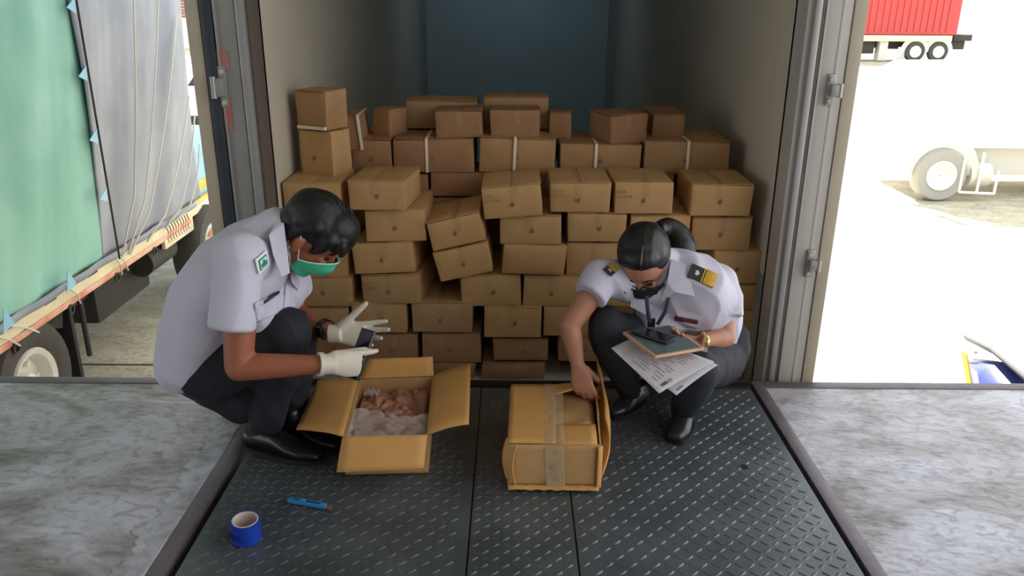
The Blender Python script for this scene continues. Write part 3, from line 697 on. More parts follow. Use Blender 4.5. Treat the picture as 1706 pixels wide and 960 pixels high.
MT['frame'] = mat('spectacle_frame', (40, 38, 40), 0.3, 0.6)
MT['emb'] = mat('green_emblem', (30, 128, 104), 0.6)
MT['ink'] = mat('black_plastic', (20, 20, 22), 0.35)
MT['screen'] = mat('dark_screen', (26, 30, 34), 0.08)
MT['rib_red'] = mat('ribbon_bar', (120, 36, 66), 0.6, var=.5, vscale=160, col2=(30, 30, 60))
MT['watchg'] = mat('gold_watch', (206, 184, 120), 0.25, 0.8)
MT['paper_e'] = mat('pale_thread', (206, 200, 176), 0.7)
MT['brow'] = mat('dark_brow', (24, 18, 16), 0.7)
def bld(a, b, t): return Vector(a).lerp(Vector(b), t)
def head(b, O, R, s=1.0, fem=False):
    """skull, face, jaw, nose, brow, lips and ears in the head frame (x face, y left, z crown)"""
    T = lambda x, y, z: O + R @ (Vector((x, y, z)) * s)
    e = lambda c, r: b.blob(T(*c), tuple(k * s for k in r), R)
    e((0, 0, .03), (.096, .077, .093)); e((.03, 0, -.035), (.062, .062, .075)); e((.052, 0, -.082), (.032, .034, .026))
    e((.03, .03, -.06), (.045, .028, .04)); e((.03, -.03, -.06), (.045, .028, .04))
    e((.076, 0, .022), (.016, .045, .014))
    for k in (-1, 1):
        e((.074, k * .034, -.022), (.018, .02, .016)); e((-.004, k * .079, -.02), (.016, .009, .031)); e((-.012, k * .082, -.012), (.010, .009, .022))
    b.loft([T(.088, 0, .008), T(.098, 0, -.018), T(.101, 0, -.032)], [.008 * s, .009 * s, .0115 * s], n=12)
    e((.088, 0, -.055), (.011, .022, .006)); e((.087, 0, -.066), (.011, .019, .007))
    return T
def eyes(parent, T, R, s=1.0):
    for k in (-1, 1):
        MB().blob(T(.082, k * .031, -.004), (.008 * s, .013 * s, .0035 * s), R).build('eye', 'brow', parent)
        MB().loft([T(.090, k * .013, .014), T(.089, k * .032, .021), T(.078, k * .05, .015)], [.0028 * s, .0035 * s, .0018 * s], n=8).build('eyebrow', 'brow', parent)
def mask(parent, T, m, edge, s=1.0):
    def f(u, v):
        t = (u - .5) * rad(170); c = math.cos(t); z = .000 - .100 * v - .052 * (1 - c) * (1 - v) + .010 * (1 - c) * v
        fw = .104 + .026 * math.sin(min(1, v * 1.25) * math.pi) * c ** 2 - .028 * v
        x = .012 + (fw - .012) * (max(c, 0) ** .75); y = (.081 - .020 * v) * math.sin(t)
        if v < .05: x += .010 * c ** 6
        return T(x, y, z + .0022 * math.sin(v * 19) * c)
    o = MB().grid(f, 28, 14).build('face_mask', m, parent, solid=.0025, angle=180)
    MB().loft([f(i / 20, 0) for i in range(21)], [.0022] * 21, n=6).build('mask_edge', edge, o)
    for k in (0, 1):
        e = T(-.014, .086 * (1 if k else -1), .012); e2 = T(-.016, .084 * (1 if k else -1), -.036)
        MB().loft([f(k, .05), bld(f(k, .05), e, .5) + Vector((0, 0, 0)), e], [.0016] * 3, n=6).build('ear_loop', 'mask_e' if edge == 'mask_e' else 'mask_k', o)
        MB().loft([f(k, .9), e2], [.0016] * 2, n=6).build('ear_loop', 'mask_e' if edge == 'mask_e' else 'mask_k', o)
    return o
def hand(b, wr, d, nrm, thumb_side, s=1.0, curl=(20, 25, 20), spread=.10, thumb=(50, 25), curls=None, lift=0.0, tcurl=20):
    """palm and five separate fingers; d to the fingertips, nrm where the palm faces, thumb_side +1/-1 about d x nrm"""
    d = Vector(d).normalized(); nrm = (Vector(nrm) - d * Vector(nrm).dot(d)).normalized(); sd = d.cross(nrm) * thumb_side
    wr = Vector(wr); pl = .088 * s
    b.loft([wr - d * .02 * s, wr + d * .022 * s, wr + d * pl * .6, wr + d * pl], [(.024 * s, .018 * s), (.032 * s, .017 * s), (.040 * s, .015 * s), (.039 * s, .0125 * s)], up=nrm, n=20)
    L = [.073, .081, .075, .058]; off = [.030, .0105, -.0095, -.028]; rr = [.0088, .0092, .0088, .0078]
    for i in range(4):
        c = curls[i] if curls else curl
        k = wr + d * (pl - (.004 if i in (0, 2) else 0) * s - (.012 * s if i == 3 else 0)) + sd * off[i] * s
        dd = (d + sd * spread * (1.5 - i)).normalized()
        pts = [k - dd * .014 * s, k]; ax = dd.cross(nrm).normalized(); a = 0
        for j, fr in enumerate((.45, .30, .25)):
            a += c[j]; v = Matrix.Rotation(rad(a), 3, ax) @ dd; pts.append(pts[-1] + v * L[i] * fr * s)
        r = rr[i] * s
        b.loft(pts, [r * 1.05, r * 1.08, r, r * .93, r * .78], up=nrm, n=14)
    t0 = wr + d * .018 * s + sd * .022 * s + nrm * .006 * s
    v = (d * math.cos(rad(thumb[0])) + sd * math.sin(rad(thumb[0])) + nrm * math.sin(rad(thumb[1]))).normalized()
    v2 = (v + d * math.tan(rad(tcurl)) * .6).normalized()
    p1 = t0 + v * .046 * s; p2 = p1 + (v + v2).normalized() * .034 * s; p3 = p2 + v2 * .026 * s
    b.loft([t0 - v * .008, t0, p1, p2, p3], [.014 * s, .0165 * s, .0118 * s, .0105 * s, .0085 * s], n=14)
    return p3
def folds(amp, f, seed, dirv=(0, 0, 1)):
    dv = Vector(dirv)
    def g(c, n):
        q = Vector((c.x * f, c.y * f, c.z * f)); along = q.dot(dv); q2 = q - dv * along * .65
        a = noise.noise(q2 + Vector((seed, 0, 0))); b_ = noise.noise(q2 * 2.3 + Vector((0, seed, 0)))
        return amp * ((1 - abs(a)) ** 3 * .9 + b_ * .5 - .3)
    return g
def shoe(parent, heel, toe, s=1.0, m='leather', top=.062, w=.043):
    h, t = Vector(heel), Vector(toe); h.z = t.z = .0025; d = (t - h); L = d.length; d.normalize(); up = Vector((0, 0, 1)); q = MB()
    P = lambda f, z: h + d * (L * f) + up * z
    q.loft([P(.02, .040), P(.15, .046), P(.38, .046), P(.58, .034), P(.78, .028), P(.93, .024)],
           [(.030, .036), (w * .80, .044), (w * .86, .042), (w * 1.0, .030), (w * 1.02, .024), (w * .74, .018)], up=up)
    q.loft([P(.14, .05), P(.17, .05 + top * .8)], [(w * .72, .05), (w * .66, .046)], up=d)
    o = q.organic('shoe', m, parent, .004, 4)
    q = MB(); pts = []
    for k in range(32):
        a = 2 * math.pi * k / 32; f = .5 - .5 * math.cos(a); ww = w * (.80 + .28 * math.sin(min(1, f * 1.15) * math.pi * .62)) * (1 if math.sin(a) >= 0 else -1) * abs(math.sin(a)) ** .45
        pts.append(h + d * (L * (-.02 + 1.0 * f)) + d.cross(up) * ww + up * .016)
    q.poly(pts, .015, (0, 0, 1)); q.build('sole', 'sole', o)
    return o
def decal(name, parent, c, x, nrm, sx, sz, m, th=.002):
    B = basis(Vector(x), z=nrm); return MB().box(c, (sx, sz, th), B).build(name, m, parent)
# ============ man =============
MAN = thing('person', 'crouching man in white short-sleeved shirt, green mask and pale gloves, looking at a phone', 'person', G(440, 735))
hO = W(517, 392, 2.22); ph = rad(46)
hx = Vector((math.cos(ph), -.06, -math.sin(ph))); HR = basis(hx, z=(math.sin(ph), 0, math.cos(ph)))
j = dict(hipR=W(352, 612, 2.17), hipL=W(365, 605, 2.36), kneR=W(472, 560, 2.15), kneL=W(488, 560, 2.36), ankR=W(445, 697, 2.19), ankL=W(482, 694, 2.36),
         shR=W(400, 432, 2.06), elR=W(398, 612, 2.00), wrR=W(540, 607, 2.02), shL=W(482, 450, 2.40), elL=W(486, 520, 2.44), wrL=W(556, 556, 2.30))
S_ = [(316, 598, .075, .145), (336, 555, .105, .155), (362, 503, .122, .165), (396, 455, .122, .175), (428, 420, .100, .165), (452, 398, .072, .105), (466, 384, .055, .062)]
spine = [W(x, y, 2.22 + .0016 * 0) for x, y, _, _ in S_]
b = MB(); hT = head(b, hO, HR, .98)
b.loft([spine[4], spine[5], bld(spine[6], hO, .3), hO + HR @ Vector((-.035, 0, -.03))], [.07, .06, .056, .058])
b.loft(spine[:5], [(w_ * .9, d_ * .88) for _, _, d_, w_ in S_[:5]], up=(-.85, 0, .5))
for s in 'RL':
    b.loft([bld(spine[4], j['sh' + s], .5), j['sh' + s], bld(j['sh' + s], j['el' + s], .5), j['el' + s]], [.05, .050, .046, .039])
    b.loft([j['el' + s], bld(j['el' + s], j['wr' + s], .25), bld(j['el' + s], j['wr' + s], .6), j['wr' + s]], [.038, .0375, .032, (.026, .024)])
    b.blob(j['el' + s], (.038, .038, .038)); b.blob(j['wr' + s], (.025, .025, .025)); b.loft([j['hip' + s], j['kne' + s]], [.075, .052]); b.loft([j['kne' + s], bld(j['kne' + s], j['ank' + s], .35), j['ank' + s]], [.05, .05, .033])
b.loft([j['hipR'], j['hipL']], [.09, .09]); b.loft([spine[0], bld(j['hipR'], j['hipL'], .5)], [.11, .09])
body = b.organic('body', 'skin_m', MAN, .0042, 4)
eyes(MAN, hT, HR, .98)
# hair
b = MB(); T = hT; s = .98
e = lambda c, r: b.blob(T(*c), tuple(k * s for k in r), HR)
e((-.012, 0, .052), (.104, .090, .088)); e((-.052, 0, .012), (.058, .076, .070)); e((-.072, 0, -.035), (.030, .052, .035)); e((.04, 0, .085), (.066, .076, .052))
e((.062, 0, .072), (.046, .072, .046)); e((.074, .018, .058), (.032, .044, .032)); e((.074, -.026, .056), (.032, .042, .034))
for k in range(-5, 6): b.path([T(.085, k * .0125, .07), T(.103, k * .0125, .05), T(.102, k * .0122, .034 + .005 * (k % 3))], [.014, .010, .005])
for k in (-1, 1):
    b.loft([T(.052, k * .071, .06), T(.05, k * .072, .02), T(.036, k * .073, -.008)], [.022, .016, .007]); b.loft([T(.0, k * .070, .06), T(-.03, k * .073, .02), T(-.045, k * .064, -.03)], [.026, .022, .016])
def hairf(c, n):
    q = HR.transposed() @ (c - hO); return .0016 * noise.noise(Vector((q.x * 16, q.y * 60, q.z * 16))) + .002 * noise.noise(q * 30)
hm_ = b.organic('hair', 'hair', MAN, .004, 9, hairf)
for k in range(4):
    a = T(-.005 + .012 * k, -.02 + .01 * k, .140); MB().loft([a - Vector((0, 0, .012)), a, a + HR @ Vector((-.010, .004 * (k % 3 - 1), .002))], [.007, .005, .0012], n=7).build('hair_tuft', 'hair', hm_)
mask(MAN, hT, 'mask_g', 'mask_e')
# shirt
b = MB()
b.loft(spine, [(w_ + .012, d_ + .012) for _, _, d_, w_ in S_], up=(-.85, 0, .5), n=32)
b.loft([bld(spine[4], spine[3], .3), j['shR']], [.10, .072]); b.loft([bld(spine[4], spine[3], .6), j['shL']], [.11, .066])
b.blob(W(470, 470, 2.30), (.075, .10, .10)); b.blob(W(445, 515, 2.22), (.075, .13, .09))
hem = W(387, 547, 2.00)
b.blob(j['shR'] + Vector((.004, .01, .0)), (.064, .06, .064)); b.sleeve([j['shR'] + Vector((0, 0, .0)), bld(j['shR'], hem, .35), bld(j['shR'], hem, .7), hem], [.062, .062, .062, (.061, .058)])
hemL = W(490, 488, 2.42); b.blob(j['shL'], (.058, .058, .058)); b.sleeve([j['shL'], bld(j['shL'], hemL, .6), hemL], [.058, .058, .056])
fs = folds(.010, 7, 3.0, (.5, 0, .85))
shm = b.organic('shirt', 'shirt', MAN, .0055, 4, fs)
# collar leaves, near and far
MB().poly([W(461, 369, 2.17), W(473, 372, 2.145), W(483, 455, 2.09), W(470, 461, 2.075), W(455, 425, 2.075), W(448, 392, 2.10)], .006, (.3, -1, .3)).build('collar', 'shirt', MAN)
MB().poly([W(484, 450, 2.20), W(492, 446, 2.25), W(503, 468, 2.27), W(497, 484, 2.23), W(486, 470, 2.19)], .006, (.5, -.9, .2)).build('collar', 'shirt', MAN)
# shoulder badge, pocket with flap
q, qn = surf(shm, 436, 437, .002); B = basis(surf(shm, 446, 428)[0] - surf(shm, 426, 446)[0], z=qn)
bd = MB().box(q, (.052, .046, .004), B, .001).build('shoulder_badge', 'white', MAN)
B2 = B.to_3x3(); MB().box(q + B2 @ Vector((0, 0, .003)), (.036, .032, .002), B).build('badge_frame', 'emb', bd)
MB().box(q + B2 @ Vector((0, 0, .0042)), (.030, .026, .002), B).build('badge_field', 'mask_e', bd)
MB().poly([q + B2 @ Vector((x, y, .006)) for x, y in [(-.012, -.010), (.012, -.010), (.014, .0), (.006, .004), (.0, .012), (-.004, .003), (-.013, .0)]], .0015, B2 @ Vector((0, 0, 1))).build('badge_emblem', 'emb', bd)
patch('placket', shm, [(476, 470), (486, 474), (478, 540), (469, 537)], 'shirt', MAN)
pkt = patch('pocket', shm, [(423, 507), (461, 488), (463, 522), (428, 538)], 'shirt', MAN)
patch('pocket_flap', shm, [(422, 505), (462, 486), (462, 496), (423, 516)], 'shirt', pkt, .0045)
# trousers
b = MB(); hm = bld(j['hipR'], j['hipL'], .5)
b.loft([j['hipR'], j['hipL']], [.112, .112]); b.loft([W(330, 585, 2.26), hm], [(.15, .10), (.14, .10)], up=(-.8, 0, .5))
for s in 'RL':
    K, A, Hh = j['kne' + s], j['ank' + s], j['hip' + s]
    b.loft([Hh, bld(Hh, K, .5), K], [.104, .096, .074]); b.blob(K + Vector((.012, 0, .012)), (.068, .072, .072))
    b.loft([K, bld(K, A, .3), bld(K, A, .65), A], [.072, .074, .062, .056])
b.loft([W(352, 640, 2.2), W(405, 680, 2.2)], [.07, .05]); b.loft([W(395, 635, 2.2), W(432, 655, 2.2)], [.05, .05])
b.organic('trousers', 'navy', MAN, .006, 5, folds(.007, 11, 8.0, (.4, 0, -.9)))
shoe(MAN, G(416, 742, .012), G(540, 766, .012), m='leather')
shoe(MAN, G(466, 722, .012), G(570, 748, .012), m='leather')
# gloves
b = MB(); dR = (W(590, 606, 2.06) - j['wrR']).normalized()
hand(b, j['wrR'] + dR * .012, dR, (.1, .95, -.25), 1, .98, curls=[(10, 14, 10), (55, 45, 30), (62, 60, 40), (66, 66, 40)], thumb=(10, 6), spread=.02, tcurl=30)
b.loft([j['wrR'] - dR * .012, j['wrR'] + dR * .03], [.0295, .028], cap=False)
g = b.organic('glove', 'glove', MAN, .0028, 4)
B = basis(dR); MB().lathe(j['wrR'] - dR * .010, dR, [(-.007, .026), (-.007, .034), (.007, .033), (.007, .026)], 30).build('rolled_cuff', 'glove', g)
b = MB(); dL = (W(612, 556, 2.30) - j['wrL']).normalized()
hand(b, j['wrL'] + dL * .008, dL, (.05, -.80, .28), -1, 1.0, curls=[(-2, 6, 4), (8, 8, 6), (22, 14, 10), (30, 16, 12)], thumb=(44, 4), spread=.08, tcurl=6)
b.loft([j['wrL'] - dL * .016, j['wrL'] + dL * .025], [.029, .028], cap=False)
b.organic('glove', 'glove', MAN, .0028, 4)
fa = (j['wrL'] - j['elL']).normalized(); wq = j['wrL'] - fa * .045
w = MB().lathe(wq, fa, [(-.010, .024), (-.010, .033), (.010, .033), (.010, .024)], 28).build('watch_strap', 'ink', MAN)
MB().box(wq + Vector((-.01, -.034, .008)), (.03, .012, .028), basis(fa), .003).build('watch_face', 'screen', w)
# ============ woman =============
WOM = thing('person', 'crouching woman in white shirt with gold shoulder boards, black mask, glasses and ponytail', 'person', G(1110, 700))
h2 = W(1074, 437, 2.45); fh = Vector((-.35, -.94, 0)).normalized(); ph = rad(38)
R2 = basis(fh * math.cos(ph) + Vector((0, 0, -math.sin(ph))), z=fh * math.sin(ph) + Vector((0, 0, math.cos(ph))) + Vector((-.06, .02, 0)))
k = dict(hipR=W(1150, 600, 2.62), hipL=W(1198, 592, 2.60), kneR=W(1012, 547, 2.40), kneL=W(1163, 617, 2.30), ankR=W(1050, 655, 2.50), ankL=W(1137, 690, 2.37),
         shR=W(1003, 462, 2.42), elR=W(949, 542, 2.36), wrR=W(962, 606, 2.33), shL=W(1200, 468, 2.53), elL=W(1208, 562, 2.44), wrL=W(1163, 570, 2.36))
S2 = [(1172, 556, .085, .120, 2.60), (1166, 536, .105, .150, 2.59), (1146, 500, .112, .165, 2.55), (1122, 467, .105, .175, 2.50), (1106, 450, .078, .12, 2.48), (1098, 440, .055, .06, 2.47)]
sp2 = [W(x, y, Y) for x, y, _, _, Y in S2]
b = MB(); T2 = head(b, h2, R2, .97, True)
b.loft([sp2[3], sp2[5], h2 + R2 @ Vector((-.035, 0, -.03))], [.06, .05, .05])
upw = (.35, .5, .6)
b.loft(sp2[:4], [(w_ * .88, d_ * .86) for _, _, d_, w_, _ in S2[:4]], up=upw)
for s in 'RL':
    b.loft([bld(sp2[3], k['sh' + s], .5), k['sh' + s], bld(k['sh' + s], k['el' + s], .5), k['el' + s]], [.042, .044, .040, .034])
    b.loft([k['el' + s], bld(k['el' + s], k['wr' + s], .3), bld(k['el' + s], k['wr' + s], .65), k['wr' + s]], [.034, .0335, .028, (.023, .020)])
    b.blob(k['el' + s], (.034, .034, .034)); b.blob(k['wr' + s], (.022, .022, .022)); b.loft([k['hip' + s], k['kne' + s]], [.07, .05]); b.loft([k['kne' + s], k['ank' + s]], [.045, .028])
b.loft([k['hipR'], k['hipL']], [.09, .09])
d1 = (W(972, 644, 2.31) - W(962, 606, 2.33)).normalized()
hand(b, k['wrR'] + d1 * .008, d1, (.25, .9, -.2), 1, .90, curls=[(14, 22, 16), (20, 26, 18), (24, 28, 18), (30, 30, 18)], thumb=(22, 50), spread=.08)
d2 = (W(1128, 560, 2.30) - k['wrL']).normalized()
hand(b, k['wrL'] + d2 * .004, d2, (-.1, -.15, .95), -1, .86, curls=[(8, 10, 10), (8, 10, 10), (8, 10, 10), (10, 12, 10)], thumb=(38, 30), spread=.05)
for s, tx in (('R', (1018, 676, 2.42)), ('L', (1128, 716, 2.28))):  # bare insteps
    A = k['ank' + s]; b.loft([A, bld(A, G(*tx[:2], .03), .45) - Vector((0, 0, .012)), G(tx[0], tx[1], .03)], [.030, .028, .016])
b.organic('body', 'skin_w', WOM, .0042, 4)
eyes(WOM, T2, R2, .97)
# hair drawn back, parting, ponytail
b = MB(); T = T2; s = .97; e = lambda c, r: b.blob(T(*c), tuple(q * s for q in r), R2)
e((-.016, 0, .046), (.100, .088, .092)); e((-.05, 0, .01), (.062, .080, .07)); e((.032, 0, .080), (.054, .068, .042)); e((-.085, 0, .03), (.03, .03, .03))
def hf(c, n):
    q = R2.transposed() @ (c - h2); return .0016 * noise.noise(Vector((q.x * 10, q.y * 90, q.z * 16)))
hw = b.organic('hair', 'hair_w', WOM, .004, 7, hf)
pts = [T(.0915 * 1, .018, .082), T(.078, .019, .108), T(.055, .02, .124), T(.03, .02, .1345)]
MB().loft([p + R2 @ Vector((0, 0, -.0015)) for p in pts], [.0016, .0026, .0022, .001], n=8).build('parting', mat('scalp', (112, 96, 86), .6), hw)
pp = [W(1092, 388, 2.55), W(1110, 380, 2.58), W(1126, 392, 2.58), W(1136, 412, 2.56), W(1138, 430, 2.54), W(1136, 446, 2.515)]
MB().path(pp, [.024, .036, .045, .048, .040, .014], n=24).organic('ponytail', 'hair_w', hw, .004, 4, lambda c, n: .0014 * noise.noise(Vector((c.x * 45 + c.z * 45, c.y * 60, (c.z - c.x) * 9))))
ht = MB().lathe(W(1100, 382, 2.56), W(1112, 377, 2.58) - W(1094, 386, 2.55), [(-.008, .022), (-.008, .029), (.008, .029), (.008, .022)], 24).build('hair_tie', 'ink', hw)
for (x, y) in ((1092, 370), (1107, 371)): MB().loft([W(1099, 381, 2.53), W((x + 1099) / 2, 376, 2.52), W(x, y, 2.52)], [.0028, .0026, .002], n=7).build('hair_tie_end', 'ink', ht)
mask(WOM, T2, 'mask_k', 'mask_k')
# glasses
gl = None
for q in (-1, 1):
    c = [T2(.104 - .004 * abs(x), q * .034 + x * .026, -.014 + z * .018) for x, z in [(math.copysign(abs(math.cos(a)) ** .5, math.cos(a)), math.copysign(abs(math.sin(a)) ** .5, math.sin(a))) for a in [2 * math.pi * i / 20 for i in range(21)]]]
    o = MB().loft(c, [.0017] * 21, n=6, cap=False).build('glasses', 'frame', WOM) if gl is None else MB().loft(c, [.0017] * 21, n=6, cap=False).build('lens_rim', 'frame', gl)
    gl = gl or o
    MB().loft([T2(.102, q * .062, -.008), T2(.05, q * .083, -.004), T2(-.01, q * .084, .004)], [.0016] * 3, n=6).build('temple', 'frame', gl)
MB().loft([T2(.106, -.008, -.01), T2(.110, 0, -.007), T2(.106, .008, -.01)], [.0016] * 3, n=6).build('bridge', 'frame', gl)
# shirt
b = MB()
b.loft(sp2, [(w_ + .012, d_ + .012) for _, _, d_, w_, _ in S2], up=upw, n=32)
b.loft([bld(sp2[3], sp2[2], .2), k['shR']], [.095, .058]); b.loft([bld(sp2[3], sp2[2], .2), k['shL']], [.095, .062])
b.blob(W(1088, 522, 2.49), (.06, .06, .06)); b.blob(W(1150, 505, 2.44), (.09, .06, .08)); b.blob(W(1105, 535, 2.46), (.08, .06, .06))
h1 = W(982, 494, 2.37); b.blob(k['shR'], (.056, .056, .056)); b.sleeve([k['shR'], bld(k['shR'], h1, .55), h1], [.056, .057, .056])
h3 = W(1207, 530, 2.47); b.blob(k['shL'], (.060, .060, .060)); b.sleeve([k['shL'], bld(k['shL'], h3, .55), h3], [.060, .063, .064])
shw = b.organic('shirt', 'shirt', WOM, .0055, 4, folds(.010, 8, 5.0, (-.4, -.2, .8)))
MB().poly([W(1118, 432, 2.41), W(1142, 440, 2.41), W(1158, 494, 2.325), W(1124, 487, 2.31), W(1100, 506, 2.32), W(1112, 470, 2.36)], .006, (.1, -1, .5)).build('collar', 'shirt', WOM)
MB().poly([W(1052, 498, 2.40), W(1072, 499, 2.385), W(1090, 511, 2.37), W(1074, 524, 2.37), W(1050, 511, 2.39)], .006, (-.3, -1, .5)).build('collar', 'shirt', WOM)
def sboard(c, x, nrm, L, wd):
    B = basis(Vector(x), z=nrm); o = MB().box(c, (L, wd, .006), B, .001).build('shoulder_board', 'board', WOM); b3 = B.to_3x3()
    MB().box(c + b3 @ Vector((L * .28, 0, .003)), (L * .42, wd * 1.02, .006), B, .001).build('gold_band', 'gold', o)
    MB().box(c + b3 @ Vector((L * .01, 0, .003)), (L * .05, wd, .006), B, .001).build('gold_band', 'gold', o)
    MB().poly([c + b3 @ Vector((-L * .22 + x * L, y * wd, .0045)) for x, y in [(-.08, -.12), (.02, -.18), (.10, 0), (.02, .18), (-.08, .12), (-.04, 0)]], .002, b3 @ Vector((0, 0, 1))).build('emblem', 'paper_e', o)
(a, na), (c, nc) = surf(shw, 1150, 452, .004), surf(shw, 1190, 470, .004); sboard(bld(a, c, .5) + Vector((0, 0, .001)), c - a, na + nc, (c - a).length * 1.05, .050)
(a, na), (c, nc) = surf(shw, 1034, 428, .004), surf(shw, 1020, 448, .004); sboard(bld(a, c, .5), c - a, na + nc, .045, .034)
patch('pocket', shw, [(1122, 543), (1166, 549), (1163, 568), (1120, 564)], 'shirt', WOM)
patch('ribbon_bar', shw, [(1125, 526), (1163, 533), (1162, 539), (1124, 533)], 'rib_red', WOM, .003)
patch('wing_pin', shw, [(1054, 507), (1062, 511), (1064, 516), (1058, 513)], 'board', WOM, .002, .002, 3, 3)
ln = MB().loft([W(1077, 494, 2.335), W(1079, 515, 2.325), W(1082, 538, 2.32)], [(.0062, .0012)] * 3, up=(0, -1, 0), n=8).build('lanyard', 'lany', WOM)
MB().loft([W(1114, 496, 2.315), W(1108, 520, 2.315), W(1095, 541, 2.315)], [(.0062, .0012)] * 3, up=(0, -1, 0), n=8).build('lanyard_strap', 'lany', ln)
MB().box(W(1085, 538, 2.335), (.024, .004, .03), None, .001).build('badge_holder', 'ink', ln)
MB().box(W(1094, 538, 2.33), (.008, .004, .022), None, .001).build('card', 'white', ln)
# trousers
b = MB(); hm = bld(k['hipR'], k['hipL'], .5)
b.loft([k['hipR'], k['hipL']], [.105, .105]); b.loft([W(1186, 560, 2.62), hm], [(.14, .105), (.14, .11)], up=upw)
for s in 'RL':
    K, A, Hh = k['kne' + s], k['ank' + s], k['hip' + s]
    b.loft([Hh, bld(Hh, K, .5), K], [.098, .088, .066]); b.blob(K + Vector((0, -.005, .008)), (.066, .066, .066))
    b.loft([K, bld(K, A, .35), bld(K, A, .7), A], [.066, .066, .050, .037])
b.organic('trousers', 'grey_t', WOM, .006, 5, folds(.006, 11, 2.0, (.3, .4, .8)))
shoe(WOM, G(1070, 668, .012), G(1022, 684, .012) + Vector((-.02, -.04, 0)), m='leather_g', top=.03, w=.040)
shoe(WOM, G(1148, 706, .012) + Vector((0, .03, 0)), G(1124, 728, .012) + Vector((-.01, -.03, 0)), m='leather_g', top=.03, w=.040)
fa = (k['wrL'] - k['elL']).normalized(); wq = k['wrL'] - fa * .018
w = MB().lathe(wq, fa, [(-.006, .022), (-.006, .029), (.006, .029), (.006, .022)], 28).build('watch_strap', 'watchg', WOM)
MB().cyl(wq + Vector((0, -.024, .016)), wq + Vector((0, -.031, .022)), .013).build('watch_face', 'watchg', w)
# ============ far pedestrian =============
PED = thing('person', 'far person in pale blue top and dark trousers standing beyond the tarpaulin truck', 'person', (-10.75, 26, GZ))
def Q(x, z): return Vector((-10.75 + x, 26, GZ + z))
b = MB(); b.loft([Q(0, 1.48), Q(0, 1.56)], [.06, .06]); b.blob(Q(0, 1.63), (.085, .10, .12)); b.loft([Q(0, .85), Q(0, 1.1), Q(0, 1.38)], [(.13, .11), (.14, .11), (.17, .11)])
for s in (-1, 1):
    b.loft([Q(s * .17, 1.36), Q(s * .24, 1.08), Q(s * .25, .82)], [.05, .042, .034]); b.loft([Q(s * .08, .88), Q(s * .10, .48), Q(s * .10, .07)], [.08, .06, .045]); b.loft([Q(s * .1, .05), Q(s * .1, .05) + Vector((0, -.18, 0))], [.045, .035])
b.organic('body', 'skin_m', PED, .02, 2)
b = MB(); b.loft([Q(0, .84), Q(0, 1.1), Q(0, 1.40)], [(.16, .13), (.165, .13), (.19, .13)])
for s in (-1, 1): b.loft([Q(s * .17, 1.37), Q(s * .225, 1.14)], [.07, .062])
b.organic('shirt', 'blue', PED, .02, 2)
b = MB(); b.loft([Q(0, .9), Q(0, .8)], [(.15, .12)] * 2)
for s in (-1, 1): b.loft([Q(s * .08, .86), Q(s * .1, .46), Q(s * .1, .1)], [.1, .08, .065])
b.organic('trousers', 'navy', PED, .02, 2)
b = MB(); b.blob(Q(0, 1.68) + Vector((0, .015, 0)), (.095, .105, .095)); b.organic('hair', 'hair', PED, .015, 2)
# ------------------------------------------------------------------ open box of packed meat
def sheet(b, pts, thick=0.004):
    """bent board: quad pts a,b,c,d with real thickness"""
    p = [Vector(q) for q in pts]; n = (p[1] - p[0]).cross(p[3] - p[0])
    b.poly(p, thick, n); return b
OB = thing('open_cardboard_box', 'open carton on the tread plate, four flaps folded out, packed with bagged meat', 'box', G(645, 740))
zr = .132
fl, fr_, br, bl_ = G(571, 729, zr), G(712, 726, zr), G(723, 628, zr), G(598, 632, zr)
dn = Vector((0, 0, -zr + .004))
for a, c in ((fl, fr_), (fr_, br), (br, bl_), (bl_, fl)):
    n = (c - a).cross(Vector((0, 0, 1))).normalized(); b = MB(); b.poly([a, c, c + dn, a + dn], .005, n); b.build('side_wall', 'card', OB)
b = MB(); b.poly([p + dn + Vector((0, 0, .005)) for p in (fl, fr_, br, bl_)], .004, (0, 0, 1)); b.build('base', 'card_in', OB)
def flap(a, c, o1, o2, sag=0.0):
    """flap hinged on a-c, outer corners o1 (beside a) and o2 (beside c)"""
    def f(u, v):
        p = bld(bld(a, c, u), bld(o1, o2, u), v); p.z += .003 + sag * math.sin(v * math.pi) + .002 * noise.noise(p * 20); return p
    return MB().grid(f, 8, 8).build('flap', 'card_in', OB, solid=.0045, angle=180)
flap(fl, fr_, W(561, 789, 2.015), W(706, 782, 2.02), .004)
flap(bl_, fl, W(530, 636, 2.45) + Vector((-.0, 0, 0)), W(494, 717, 2.17), .006)
flap(br, fr_, W(784, 608, 2.47), W(781, 708, 2.09), .006)
flap(bl_, br, W(612, 600, 2.52), W(721, 596, 2.53), -.004)
MT['meat'] = mat('packed_meat', (172, 118, 94), 0.36, 0, 0.35, 14, 0.002, 50, col2=(134, 84, 66))
MT['film'] = mat('clear_plastic_film', (226, 214, 206), 0.06, 0, 0, 1, 0.003, 14, alpha=0.27, spec=1.0)
c0 = (fl + fr_ + br + bl_) / 4
MP = thing('meat_pack', 'lumpy brown frozen meat pieces packed inside the open carton', 'food', c0 - Vector((0, 0, .1)))
rnd = random.Random(3)
SEEDS = [Vector((rnd.uniform(-.1, 1.1), rnd.uniform(-.1, 1.1), rnd.uniform(.5, 1.3))) for _ in range(34)]
